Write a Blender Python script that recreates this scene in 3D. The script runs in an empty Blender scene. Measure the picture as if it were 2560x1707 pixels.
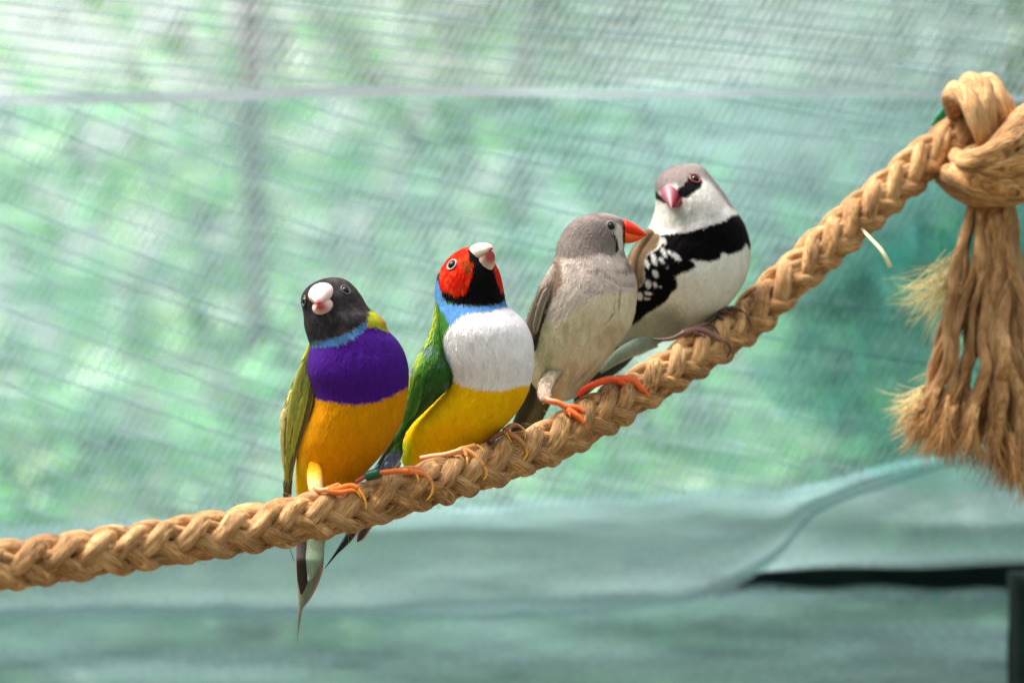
import bpy, math, random
import numpy as np
from mathutils import Vector
random.seed(7); rng = np.random.default_rng(7)
sc = bpy.context.scene
COL = sc.collection
# ------------------------------------------------------------------ camera
CAMD = 2.0; ZC = 1.55; S = 0.0002            # metres per photo pixel in the plane of the birds
cam = bpy.data.cameras.new('camera'); co = bpy.data.objects.new('camera', cam); COL.objects.link(co)
co.location = (0, -CAMD, ZC); co.rotation_euler = (math.radians(90), 0, 0)
cam.sensor_width = 36; cam.lens = 36*CAMD/(2560*S); cam.clip_start = 0.05; cam.clip_end = 500
cam.dof.use_dof = True; cam.dof.focus_distance = 2.02; cam.dof.aperture_fstop = cam.lens/21.0
sc.camera = co
# ------------------------------------------------------------------ sky and sun (bright overcast)
SUN_EL, SUN_AZ = 62, -72                     # azimuth clockwise from +Y: high beyond the net, a little to the left
w = bpy.data.worlds.new('World'); sc.world = w; w.use_nodes = True
nt = w.node_tree; bg = nt.nodes['Background']
sky = nt.nodes.new('ShaderNodeTexSky'); sky.sky_type = 'NISHITA'; sky.sun_disc = False
sky.sun_elevation = math.radians(SUN_EL); sky.sun_rotation = math.radians(SUN_AZ)
sky.dust_density = 5.0; sky.air_density = 1.0; sky.ozone_density = 0.6
cl = nt.nodes.new('ShaderNodeMix'); cl.data_type = 'RGBA'; cl.inputs[0].default_value = .5   # half veiled by bright even cloud
cl.inputs[7].default_value = (6.2, 6.0, 5.7, 1)
nt.links.new(sky.outputs[0], cl.inputs[6]); nt.links.new(cl.outputs[2], bg.inputs[0]); bg.inputs[1].default_value = 0.098
sl = bpy.data.lights.new('sun', 'SUN'); so = bpy.data.objects.new('sun', sl); COL.objects.link(so)
sl.energy = 3.3; sl.angle = math.radians(32); sl.color = (1, 0.93, 0.84)
az, el = math.radians(SUN_AZ), math.radians(SUN_EL)
sdir = Vector((math.sin(az)*math.cos(el), math.cos(az)*math.cos(el), math.sin(el)))
so.rotation_euler = sdir.to_track_quat('Z', 'Y').to_euler(); so.location = (0, -1, 6)
vs = sc.view_settings; sc.display_settings.display_device = 'sRGB'
vs.view_transform = 'Standard'; vs.look = 'None'; vs.gamma = 1; vs.use_curve_mapping = False
vs.exposure = 1.45
sc.render.engine = 'CYCLES'; sc.cycles.use_denoising = True
sc.cycles.max_bounces = 8; sc.cycles.transparent_max_bounces = 16

# ------------------------------------------------------------------ helpers
def W(px, py, y):
    k = (CAMD+y)/CAMD*S
    return np.array(((px-1280.0)*k, y, (853.5-py)*k+ZC))
def WA(px, py, y):
    px, py, y = np.broadcast_arrays(np.asarray(px, float), np.asarray(py, float), np.asarray(y, float))
    k = (CAMD+y)/CAMD*S
    return np.stack(((px-1280.0)*k, y, (853.5-py)*k+ZC), -1)
def lin(r, g, b, a=1.0):
    f = lambda c: (c/255/12.92) if c/255 <= .04045 else ((c/255+.055)/1.055)**2.4
    return (f(r), f(g), f(b), a)
def tag(o, label=None, cat=None, group=None, kind=None):
    if label: o['label'] = label
    if cat: o['category'] = cat
    if group: o['group'] = group
    if kind: o['kind'] = kind
    return o
def empty(name, loc):
    o = bpy.data.objects.new(name, None); COL.objects.link(o); o.location = loc
    o.empty_display_size = 0.02
    return o
def mesh(name, V, F, mat=None, parent=None, col=None, uv=None, smooth=True):
    me = bpy.data.meshes.new(name)
    V = np.asarray(V, float)
    if isinstance(F, np.ndarray):
        n, k = F.shape
        me.vertices.add(len(V)); me.vertices.foreach_set('co', V.astype(np.float32).ravel())
        me.loops.add(n*k); me.loops.foreach_set('vertex_index', F.astype(np.int32).ravel())
        me.polygons.add(n); me.polygons.foreach_set('loop_start', (np.arange(n)*k).astype(np.int32))
        me.update(calc_edges=True)
    else:
        me.from_pydata([tuple(v) for v in V], [], F)
    if smooth: me.polygons.foreach_set('use_smooth', np.ones(len(me.polygons), bool))
    if col is not None:
        a = me.color_attributes.new('Col', 'FLOAT_COLOR', 'POINT')
        a.data.foreach_set('color', np.asarray(col, np.float32).ravel())
    if uv is not None:
        vi = np.zeros(len(me.loops), np.int32); me.loops.foreach_get('vertex_index', vi)
        l = me.uv_layers.new(name='UVMap'); l.data.foreach_set('uv', np.asarray(uv, np.float32)[vi].ravel())
    if mat: me.materials.append(mat)
    o = bpy.data.objects.new(name, me); COL.objects.link(o)
    if parent is not None:
        o.parent = parent
        p = parent; off = Vector((0, 0, 0))
        while p is not None: off += p.location; p = p.parent
        o.location = -off
    return o
def gridF(m, n, wrap=True):
    i = np.arange(m-1)[:, None]; j = np.arange(n if wrap else n-1)[None, :]
    j2 = (j+1) % n
    return np.stack([i*n+j, i*n+j2, (i+1)*n+j2, (i+1)*n+j], -1).reshape(-1, 4)
def hashn(ix, iy, seed=0):
    h = (ix.astype(np.int64)*374761393 + iy.astype(np.int64)*668265263 + seed*974634541) & 0x7fffffff
    h = ((h ^ (h >> 13))*1274126177) & 0x7fffffff
    return ((h ^ (h >> 16)) & 0xffff)/65535.0
def vnoise(x, y, seed=0):
    x = np.asarray(x, float); y = np.asarray(y, float)
    ix = np.floor(x); iy = np.floor(y); fx = x-ix; fy = y-iy
    fx = fx*fx*(3-2*fx); fy = fy*fy*(3-2*fy); ix = ix.astype(np.int64); iy = iy.astype(np.int64)
    a = hashn(ix, iy, seed); b = hashn(ix+1, iy, seed); c = hashn(ix, iy+1, seed); d = hashn(ix+1, iy+1, seed)
    return (a*(1-fx)+b*fx)*(1-fy)+(c*(1-fx)+d*fx)*fy
def fbm(x, y, seed=0, o=3):
    r = 0; amp = .5
    for k in range(o): r = r+amp*(vnoise(x*2**k, y*2**k, seed+k)-.5)*2; amp *= .5
    return r
def catmull(P, n, closed=False):
    P = np.asarray(P, float); m = len(P)
    if closed: Q = np.vstack([P[-1], P, P[0], P[1]]); segs = m
    else: Q = np.vstack([2*P[0]-P[1], P, 2*P[-1]-P[-2]]); segs = m-1
    out = []
    t = np.linspace(0, segs, n, endpoint=not closed)
    for u in t:
        i = min(int(u), segs-1); f = u-i
        a, b, c, d = Q[i], Q[i+1], Q[i+2], Q[i+3]
        out.append(.5*((2*b)+(-a+c)*f+(2*a-5*b+4*c-d)*f*f+(-a+3*b-3*c+d)*f**3))
    return np.array(out)
def pip(px, py, poly):
    poly = np.asarray(poly, float); inside = np.zeros(px.shape, bool); n = len(poly)
    for i in range(n):
        x1, y1 = poly[i]; x2, y2 = poly[(i+1) % n]
        if y1 == y2: continue
        c = ((y1 > py) != (y2 > py)) & (px < (x2-x1)*(py-y1)/(y2-y1)+x1)
        inside ^= c
    return inside
def tube_arrays(P, R, sides=8, flat=None, updir=None):
    P = np.asarray(P, float); n = len(P); R = np.broadcast_to(np.asarray(R, float), (n,))
    T = np.gradient(P, axis=0); T /= np.linalg.norm(T, axis=1)[:, None]+1e-12
    u = np.array([0, 0, 1.0]) if abs(T[0][2]) < .9 else np.array([0, 1.0, 0])
    U = []
    for i in range(n):
        if updir is not None: u = updir[i]
        u = u-T[i]*u.dot(T[i]); u = u/(np.linalg.norm(u)+1e-12); U.append(u)
    U = np.array(U); B = np.cross(T, U)
    a = np.linspace(0, 2*np.pi, sides, endpoint=False)
    fa = 1.0 if flat is None else flat
    V = P[:, None, :]+R[:, None, None]*(np.cos(a)[None, :, None]*U[:, None, :]+fa*np.sin(a)[None, :, None]*B[:, None, :])
    V = V.reshape(-1, 3)
    F = [tuple(q) for q in gridF(n, sides)]
    F.append(tuple(range(sides))[::-1]); F.append(tuple(range((n-1)*sides, n*sides)))
    return V, F
def tube(name, P, R, mat, parent=None, sides=8, col=None, flat=None):
    V, F = tube_arrays(P, R, sides, flat)
    c = None
    if col is not None: c = np.repeat(np.asarray(col), sides, axis=0)
    return mesh(name, V, F, mat, parent, col=c)

# ------------------------------------------------------------------ materials
def newmat(name):
    m = bpy.data.materials.new(name); m.use_nodes = True
    return m, m.node_tree, m.node_tree.nodes['Principled BSDF']
def N(nt, t, **k):
    n = nt.nodes.new(t)
    for a, b in k.items(): setattr(n, a, b)
    return n
def ramp(nt, pts):
    r = nt.nodes.new('ShaderNodeValToRGB'); e = r.color_ramp.elements
    while len(e) > 1: e.remove(e[-1])
    e[0].position = pts[0][0]; e[0].color = pts[0][1]
    for p, c in pts[1:]:
        q = e.new(p); q.color = c
    return r
def mat_attr(name, rough=.7, spec=.3, noise=600, bump=.15, var=.18, sheen=0, sss=0, stretch=(1, 1, 1), bdist=.0006):
    m, t, p = newmat(name)
    a = N(t, 'ShaderNodeVertexColor', layer_name='Col')
    tc = N(t, 'ShaderNodeTexCoord'); mp = N(t, 'ShaderNodeMapping'); mp.inputs['Scale'].default_value = stretch
    t.links.new(tc.outputs['Object'], mp.inputs[0])
    n = N(t, 'ShaderNodeTexNoise'); n.inputs['Scale'].default_value = noise; n.inputs['Detail'].default_value = 4
    t.links.new(mp.outputs[0], n.inputs['Vector'])
    mr = N(t, 'ShaderNodeMapRange'); mr.inputs['From Min'].default_value = .25; mr.inputs['From Max'].default_value = .75
    mr.inputs['To Min'].default_value = 1-var; mr.inputs['To Max'].default_value = 1+var
    t.links.new(n.outputs['Fac'], mr.inputs['Value'])
    mx = N(t, 'ShaderNodeVectorMath', operation='MULTIPLY')
    t.links.new(a.outputs['Color'], mx.inputs[0]); t.links.new(mr.outputs[0], mx.inputs[1])
    t.links.new(mx.outputs[0], p.inputs['Base Color'])
    b = N(t, 'ShaderNodeBump'); b.inputs['Strength'].default_value = bump; b.inputs['Distance'].default_value = bdist
    t.links.new(n.outputs['Fac'], b.inputs['Height']); t.links.new(b.outputs[0], p.inputs['Normal'])
    p.inputs['Roughness'].default_value = rough; p.inputs['Specular IOR Level'].default_value = spec
    p.inputs['Sheen Weight'].default_value = sheen
    if sss:
        p.inputs['Subsurface Weight'].default_value = sss; p.inputs['Subsurface Radius'].default_value = (.003, .0012, .0008)
        p.inputs['Subsurface Scale'].default_value = 1
    return m
M_plume = mat_attr('plumage', .85, .06, 700, .12, .07, sheen=.03, stretch=(1, 1, .22))
M_feather = mat_attr('flight_feather', .55, .3, 900, .25, .2, stretch=(1, 1, .18))
M_beak = mat_attr('beak_horn', .42, .35, 250, .08, .06, sss=.15)
M_skin = mat_attr('leg_skin', .42, .45, 900, .35, .15, sss=.1)
M_fibre = mat_attr('loose_fibre', .7, .2, 300, .1, .15)
m, t, p = newmat('eye_gloss'); M_eye = m
p.inputs['Base Color'].default_value = (.006, .005, .005, 1); p.inputs['Roughness'].default_value = .05; p.inputs['Specular IOR Level'].default_value = .28
m, t, p = newmat('leg_band_green'); M_band = m
p.inputs['Base Color'].default_value = (.004, .09, .045, 1); p.inputs['Roughness'].default_value = .35

def mat_rope(name, c0, c1, c2):
    m, t, p = newmat(name)
    uv = N(t, 'ShaderNodeUVMap', uv_map='UVMap')
    mp = N(t, 'ShaderNodeMapping'); mp.inputs['Scale'].default_value = (170, 26, 1)
    t.links.new(uv.outputs[0], mp.inputs[0])
    n = N(t, 'ShaderNodeTexNoise'); n.inputs['Scale'].default_value = 1; n.inputs['Detail'].default_value = 6; n.inputs['Roughness'].default_value = .62
    n.inputs['Distortion'].default_value = .6
    t.links.new(mp.outputs[0], n.inputs['Vector'])
    tc = N(t, 'ShaderNodeTexCoord'); n2 = N(t, 'ShaderNodeTexNoise'); n2.inputs['Scale'].default_value = 45; n2.inputs['Detail'].default_value = 3
    t.links.new(tc.outputs['Object'], n2.inputs['Vector'])
    ad = N(t, 'ShaderNodeMath', operation='ADD'); ml = N(t, 'ShaderNodeMath', operation='MULTIPLY'); ml.inputs[1].default_value = .45
    t.links.new(n2.outputs['Fac'], ml.inputs[0]); t.links.new(n.outputs['Fac'], ad.inputs[0]); t.links.new(ml.outputs[0], ad.inputs[1])
    r = ramp(t, [(.5, c0), (.68, c1), (.88, c2)])
    t.links.new(ad.outputs[0], r.inputs[0]); t.links.new(r.outputs[0], p.inputs['Base Color'])
    b = N(t, 'ShaderNodeBump'); b.inputs['Strength'].default_value = 1; b.inputs['Distance'].default_value = .0013
    t.links.new(n.outputs['Fac'], b.inputs['Height']); t.links.new(b.outputs[0], p.inputs['Normal'])
    p.inputs['Roughness'].default_value = .62; p.inputs['Specular IOR Level'].default_value = .3; p.inputs['Sheen Weight'].default_value = .1
    return m
M_rope = mat_rope('manila_rope', lin(62, 38, 14), lin(180, 128, 70), lin(230, 186, 130))

def mat_net(name, col, cover, weave=True, dens=False, ladder=False, trans=.45, var=.12, sx=420, sy=90, vscale=5):
    m, t, p = newmat(name); t.nodes.remove(p)
    out = t.nodes['Material Output']
    d = N(t, 'ShaderNodeBsdfDiffuse'); tr = N(t, 'ShaderNodeBsdfTranslucent'); tp = N(t, 'ShaderNodeBsdfTransparent'); tp.inputs[0].default_value = (.84, 1, .97, 1)
    tc = N(t, 'ShaderNodeTexCoord')
    n0 = N(t, 'ShaderNodeTexNoise'); n0.inputs['Scale'].default_value = vscale; n0.inputs['Detail'].default_value = 5
    mp0 = N(t, 'ShaderNodeMapping'); mp0.inputs['Scale'].default_value = (1, 1, 2.6)
    t.links.new(tc.outputs['Object'], mp0.inputs[0]); t.links.new(mp0.outputs[0], n0.inputs['Vector'])
    c2 = tuple(x*(1-var*2.2) for x in col[:3])+(1,)
    r = ramp(t, [(.3, c2), (.7, col)]); t.links.new(n0.outputs['Fac'], r.inputs[0])
    t.links.new(r.outputs[0], d.inputs[0]); t.links.new(r.outputs[0], tr.inputs[0])
    mx = N(t, 'ShaderNodeMixShader'); mx.inputs[0].default_value = trans
    t.links.new(d.outputs[0], mx.inputs[1]); t.links.new(tr.outputs[0], mx.inputs[2])
    m2 = N(t, 'ShaderNodeMixShader'); t.links.new(tp.outputs[0], m2.inputs[1]); t.links.new(mx.outputs[0], m2.inputs[2])
    if weave:
        uv = N(t, 'ShaderNodeUVMap', uv_map='UVMap'); mp = N(t, 'ShaderNodeMapping'); mp.inputs['Scale'].default_value = (sx, sy, 1)
        t.links.new(uv.outputs[0], mp.inputs[0])
        n = N(t, 'ShaderNodeTexNoise'); n.inputs['Scale'].default_value = 1; n.inputs['Detail'].default_value = 2
        t.links.new(mp.outputs[0], n.inputs['Vector'])
        a = N(t, 'ShaderNodeMapRange'); a.inputs['From Min'].default_value = .3; a.inputs['From Max'].default_value = .7
        a.inputs['To Min'].default_value = max(0, cover-.19); a.inputs['To Max'].default_value = min(1, cover+.19)
        t.links.new(n.outputs['Fac'], a.inputs['Value'])
        b = N(t, 'ShaderNodeMapRange'); b.inputs['From Min'].default_value = .3; b.inputs['From Max'].default_value = .7
        b.inputs['To Min'].default_value = -.1; b.inputs['To Max'].default_value = .1
        t.links.new(n0.outputs['Fac'], b.inputs['Value'])
        if ladder:                                # the short cross ties of the knitted net
            wv = N(t, 'ShaderNodeTexWave', wave_type='BANDS', bands_direction='X'); wv.inputs['Scale'].default_value = 1
            mw = N(t, 'ShaderNodeMapping'); mw.inputs['Scale'].default_value = (42, 9, 1); wv.inputs['Distortion'].default_value = 1.6; wv.inputs['Detail'].default_value = 1
            t.links.new(uv.outputs[0], mw.inputs[0]); t.links.new(mw.outputs[0], wv.inputs['Vector'])
            mm = N(t, 'ShaderNodeMath', operation='MULTIPLY_ADD'); mm.inputs[1].default_value = .28; mm.inputs[2].default_value = -.14
            t.links.new(wv.outputs['Fac'], mm.inputs[0]); a2 = N(t, 'ShaderNodeMath', operation='ADD')
            t.links.new(a.outputs[0], a2.inputs[0]); t.links.new(mm.outputs[0], a2.inputs[1]); a = a2
        s = N(t, 'ShaderNodeMath', operation='ADD', use_clamp=True); t.links.new(a.outputs[0], s.inputs[0]); t.links.new(b.outputs[0], s.inputs[1])
        if dens:
            at = N(t, 'ShaderNodeVertexColor', layer_name='Col'); q = N(t, 'ShaderNodeMath', operation='MULTIPLY')
            t.links.new(s.outputs[0], q.inputs[0]); t.links.new(at.outputs['Color'], q.inputs[1]); t.links.new(q.outputs[0], m2.inputs[0])
        else: t.links.new(s.outputs[0], m2.inputs[0])
    else: m2.inputs[0].default_value = cover
    t.links.new(m2.outputs[0], out.inputs[0])
    return m
def simple(name, col, rough=.8, scale=20, var=.3, bump=.3):
    m, t, p = newmat(name)
    tc = N(t, 'ShaderNodeTexCoord'); n = N(t, 'ShaderNodeTexNoise'); n.inputs['Scale'].default_value = scale; n.inputs['Detail'].default_value = 5
    t.links.new(tc.outputs['Object'], n.inputs['Vector'])
    r = ramp(t, [(.3, tuple(c*(1-var) for c in col[:3])+(1,)), (.7, tuple(min(1, c*(1+var)) for c in col[:3])+(1,))])
    t.links.new(n.outputs['Fac'], r.inputs[0]); t.links.new(r.outputs[0], p.inputs['Base Color'])
    b = N(t, 'ShaderNodeBump'); b.inputs['Strength'].default_value = bump; b.inputs['Distance'].default_value = .01
    t.links.new(n.outputs['Fac'], b.inputs['Height']); t.links.new(b.outputs[0], p.inputs['Normal'])
    p.inputs['Roughness'].default_value = rough
    return m
M_ground = simple('ground_soil', (.10, .085, .06), .95, 6)
M_bark = simple('bark', (.24, .21, .18), .9, 30)
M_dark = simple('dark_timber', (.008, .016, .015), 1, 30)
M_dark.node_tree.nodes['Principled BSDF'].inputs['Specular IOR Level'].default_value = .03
def mat_leaf():
    m, t, p = newmat('leaf'); t.nodes.remove(p); out = t.nodes['Material Output']
    a = N(t, 'ShaderNodeVertexColor', layer_name='Col')
    d = N(t, 'ShaderNodeBsdfDiffuse'); tr = N(t, 'ShaderNodeBsdfTranslucent'); mx = N(t, 'ShaderNodeMixShader'); mx.inputs[0].default_value = .5
    g = N(t, 'ShaderNodeBsdfGlossy'); g.inputs['Roughness'].default_value = .35; m3 = N(t, 'ShaderNodeMixShader'); m3.inputs[0].default_value = .07
    t.links.new(a.outputs[0], d.inputs[0]); t.links.new(a.outputs[0], tr.inputs[0])
    t.links.new(d.outputs[0], mx.inputs[1]); t.links.new(tr.outputs[0], mx.inputs[2])
    t.links.new(mx.outputs[0], m3.inputs[1]); t.links.new(g.outputs[0], m3.inputs[2]); t.links.new(m3.outputs[0], out.inputs[0])
    return m
M_leaf = mat_leaf()

# ------------------------------------------------------------------ ground
g = mesh('ground', [(-150, -60, 0), (150, -60, 0), (150, 300, 0), (-150, 300, 0)], [(0, 1, 2, 3)], M_ground, smooth=False)
tag(g, kind='structure')

# ------------------------------------------------------------------ trees and shrubs beyond the net
def foliage(name, parent, c, r, n, cols, size, seed):
    R = np.random.default_rng(seed)
    nc = 26
    cc = np.array(c)+R.uniform(-1, 1, (nc, 3))*np.array(r)*.8           # leaf clumps
    k = R.integers(0, nc, n)
    P = cc[k]+R.normal(0, 1, (n, 3))*np.array(r)*.22
    sz = R.uniform(.6, 1.25, n)*size
    d1 = R.normal(0, 1, (n, 3)); d1[:, 2] -= .6; d1 /= np.linalg.norm(d1, axis=1)[:, None]
    d2 = np.cross(d1, R.normal(0, 1, (n, 3))); d2 /= np.linalg.norm(d2, axis=1)[:, None]
    d3 = np.cross(d1, d2)
    s = sz[:, None]
    V = np.stack([P-d1*s, P-d1*s*.1+d2*s*.42+d3*s*.1, P+d1*s, P-d1*s*.1-d2*s*.42+d3*s*.1], 1).reshape(-1, 3)
    F = np.arange(n*4).reshape(n, 4)
    ci = np.minimum(np.array(cols)[(k+R.integers(0, 2, n)) % len(cols)]*R.uniform(.9, 2.1, (n, 1)), .9)
    C = np.ones((n, 4)); C[:, :3] = ci; C = np.repeat(C, 4, axis=0)
    return mesh(name, V, F, M_leaf, parent, col=C)
def tree(name, x, y, h, trunk_r, crown_c, crown_r, n, cols, size, label, cat, seed, lean=0, group=None):
    e = tag(empty(name, (x, y, 0)), label, cat, group)
    R = random.Random(seed)
    pts = catmull([(x, y, -.02), (x+lean*.2+.02, y, h*.35), (x+lean*.5-.02, y+.03, h*.7), (x+lean, y, h)], 24)
    tube('trunk', pts, np.linspace(trunk_r, trunk_r*.4, 24)*(1+.08*np.sin(np.arange(24)*1.7)), M_bark, e, 10)
    for i in range(5):
        b = pts[8+i*3]; a = R.uniform(0, 6.28); L = crown_r[0]*R.uniform(.5, .9)
        q = catmull([b, b+np.array((math.cos(a)*L*.5, math.sin(a)*L*.5, L*.25)), b+np.array((math.cos(a)*L, math.sin(a)*L, L*.7))], 10)
        tube('limb', q, np.linspace(trunk_r*.4, trunk_r*.1, 10), M_bark, e, 7)
    foliage('crown', e, crown_c, crown_r, n, cols, size, seed)
    return e
GR = [(.13, .40, .15), (.25, .56, .24), (.05, .15, .07), (.44, .68, .34), (.06, .22, .10)]
GD = [(.03, .10, .035), (.05, .16, .05), (.09, .24, .07), (.04, .12, .05)]
GL = [(.34, .66, .32), (.20, .58, .24), (.60, .76, .48), (.10, .38, .16)]
def bx(px, D): return (px-1280)*S*D/2
tree('slender_tree', bx(615, 5.4), 3.4, 3.4, .022, (bx(650, 5.4), 3.4, 2.5), (.9, .5, .5), 600, GL, .05, 'slim grey trunked tree standing upright behind the net on the left', 'tree', 1, .02)
tree('leaning_tree', bx(1130, 6.5), 4.5, 3.0, .03, (bx(1200, 6.5), 4.5, 2.1), (1.0, .5, .7), 850, GR, .06, 'leafy young tree behind the net over the middle of the rope', 'tree', 2, .3)
tree('dark_tree', bx(2050, 7), 5.0, 3.2, .05, (bx(2150, 7), 5.0, 1.9), (.9, .5, .9), 2600, GD, .06, 'dark leaved tree behind the net on the right', 'tree', 3, -.2)
for i, (px, D, z, r, n, cols, lab) in enumerate([
    (150, 7.0, 1.35, (.8, .5, .75), 1000, GR, 'mid green shrub behind the net at the far left'),
    (800, 8.0, 1.30, (.9, .5, .8), 950, GL, 'bright yellow green shrub behind the net above the purple breasted finch'),
    (1500, 8.5, 1.45, (.9, .5, .9), 1000, GL, 'pale sunlit shrub behind the net above the grey finch'),
    (560, 4.9, 1.40, (1.0, .3, .22), 900, GR, 'leafy shrub close behind the net at the left, hiding the foot of the slim tree'),
    (2600, 8.0, 1.4, (.9, .5, .9), 1600, GD, 'dark shrub behind the net beyond the rope knot'),
    (-700, 8.0, 1.4, (.9, .5, .9), 1200, GR, 'tall green shrub behind the net outside the left edge'),
    (1150, 6.2, .75, (1.2, .4, .5), 1500, GD, 'low dark shrub behind the net below the rope'),
    (2300, 6.0, .75, (1.1, .4, .5), 1700, GD, 'low dense shrub behind the folded net on the right')]):
    tree('shrub', bx(px, D), D-2, z+.3, .02, (bx(px, D), D-2, z), r, n, cols, .052, lab, 'shrub', 20+i, .05, 'shrubs beyond the shade net')
# a far wood that reads as one mass
V = []; C = []; R = np.random.default_rng(5); n = 9000
P = np.stack([R.uniform(-9, 9, n), R.uniform(12, 15, n), np.abs(R.normal(0, .62, n))+.05], -1)
P[:, 2] *= 1+.3*np.sin(P[:, 0]*1.3)
nb = 15000; ang = R.uniform(math.radians(150), math.radians(390), nb)      # unseen leaf ring added behind the camera to block low sky light
Pb = np.stack([np.cos(ang)*R.uniform(6, 8, nb), -1+np.sin(ang)*R.uniform(6, 8, nb), R.uniform(0, 4.6, nb)], -1)
P = np.vstack([P, Pb]); n += nb
d1 = R.normal(0, 1, (n, 3)); d1 /= np.linalg.norm(d1, axis=1)[:, None]; d2 = np.cross(d1, R.normal(0, 1, (n, 3))); d2 /= np.linalg.norm(d2, axis=1)[:, None]
sz = R.uniform(.08, .2, (n, 1))
V = np.stack([P-d1*sz, P+d2*sz*.5, P+d1*sz, P-d2*sz*.5], 1).reshape(-1, 3)
C = np.ones((n, 4)); C[:, :3] = np.array(GR+GD)[R.integers(0, 9, n)]; C = np.repeat(C, 4, axis=0)
tag(mesh('far_wood', V, np.arange(n*4).reshape(n, 4), M_leaf, col=C), 'blurred green wood far beyond the shade net, with a light blocking ring added behind the camera', 'wood', kind='stuff')

# ------------------------------------------------------------------ shade net behind the birds
def seam_y(x): return 250-.028*x+.0000105*x*x
def net_depth(px, py):
    return .40+.0022*fbm(px/260+py/300, py/46-px/400, 77, 3)+.012*np.sin(px/310+py/420)+.010*np.sin(px/140-py/260)*.5+.00002*(py-600)
def net_uv_hi(px, py): return py-.125*px
def net_uv_lo(px, py): return py-.40*px+.00006*px*px
def sheet(name, top, bot, x0, x1, depth, mat, parent, nx=120, ny=60, uvf=None, densf=None):
    xs = np.linspace(x0, x1, nx); v = np.linspace(0, 1, ny)
    X, Vv = np.meshgrid(xs, v); T = top(X); B = bot(X); Y = T+(B-T)*Vv
    D = depth(X, Y)
    P = WA(X, Y, D).reshape(-1, 3)
    if uvf is None: uv = np.stack([X.ravel()/2560, Y.ravel()/2560], -1)
    else: uv = np.stack([(X.ravel()*.9+.52*Y.ravel())/2560, uvf(X, Y).ravel()/2560], -1)
    c = None
    if densf is not None:
        c = np.ones((P.shape[0], 4)); c[:, :3] = np.clip(densf(X.ravel(), Y.ravel(), Vv.ravel()), 0, 1)[:, None]
    return mesh(name, P, gridF(ny, nx, False), mat, parent, uv=uv, col=c)
topB = lambda x: np.interp(x, [-1400, 0, 700, 1280, 1700, 1950, 2080, 2300, 2560, 3900], [1335, 1308, 1282, 1243, 1222, 1216, 1196, 1140, 1085, 900])+4*np.sin(x/60)
M_net_hi = mat_net('shade_net_upper', (.90, .96, 1, 1), .46, ladder=True, dens=True, sx=330, sy=60)
M_net_lo = mat_net('shade_net_main', (.60, .84, .90, 1), .50, ladder=True, dens=True, sx=330, sy=60)
M_thread = simple('net_thread', (.34, .50, .56), .7, 100, .1)
M_seam = simple('net_seam', (.80, .80, .84), .8, 60, .12)
net = tag(empty('shade_net', W(1280, 1300, .4)), 'pale green translucent shade net stretched behind all four birds', 'net')
sheet('upper_panel', lambda x: x*0-700, lambda x: seam_y(x)+12, -1400, 3900, net_depth, M_net_hi, net, 420, 120, net_uv_hi, lambda x, y, v: 1+.30*fbm(x/420, y/150, 81))
sheet('lower_panel', lambda x: seam_y(x)-12, lambda x: topB(x)+30, -1400, 3900, lambda a, b: net_depth(a, b)+.004, M_net_lo, net, 420, 160, net_uv_lo,
      lambda x, y, v: 1+.34*fbm(x/420+y/300, y/150-x/500, 83, 4)+.22*np.clip((y-520)/300, 0, 1))
M_net_grey = mat_net('shade_net_grey', (.66, .72, .76, 1), .5, ladder=True, dens=True, sx=330, sy=60)
sheet('overlap_panel', lambda x: x*0-700, lambda x: x*0+640, 1250, 2514, lambda a, b: net_depth(a, b)+.012, M_net_grey, net, 120, 60, net_uv_hi,
      lambda x, y, v: np.clip((x-1250)/700, 0, 1)*np.clip((640-y)/300, 0, 1)*(1+.5*fbm(x/200, y/70, 95)))
M_seam_strip = mat_net('net_seam_strip', (.90, .88, .95, 1), .85, sx=300, sy=120)
sw = lambda x: np.interp(x, [-1400, 1300, 2500], [15, 11, 6])
sheet('seam', lambda x: seam_y(x)+5*np.sin(x/200)-sw(x), lambda x: seam_y(x)+5*np.sin(x/200)+sw(x)*(1+.2*np.sin(x/45)), -1400, 3900, lambda a, b: net_depth(a, b)-.005, M_seam_strip, net, 200, 5)
r = random.Random(3)
def thread(fn, lo):
    x = np.arange(-1400, 3901, 40.0); y = fn(x)
    ok = (y > seam_y(x)+6) if lo else (y < seam_y(x)-4)
    ok &= (y < topB(x)+15) & (y > -700)
    x, y = x[ok], y[ok]
    if len(x) < 4: return
    tube('thread', WA(x, y, net_depth(x, y)-.003), r.uniform(.00038, .0006), M_thread, net, 5)
for c in np.arange(-1150, 470, 34):
    c2 = c+r.uniform(-8, 8); k = .125+r.uniform(-.004, .004); ph = r.uniform(0, 6)
    thread(lambda x: c2+k*x-.000006*x*x+4*np.sin(x/260+ph), False)
for c in np.arange(-1500, 2000, 57):
    c2 = c+r.uniform(-15, 15); k = .40+r.uniform(-.016, .016); ph = r.uniform(0, 6)
    thread(lambda x: c2+k*x-.00006*x*x+6*np.sin(x/230+ph), True)

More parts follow.
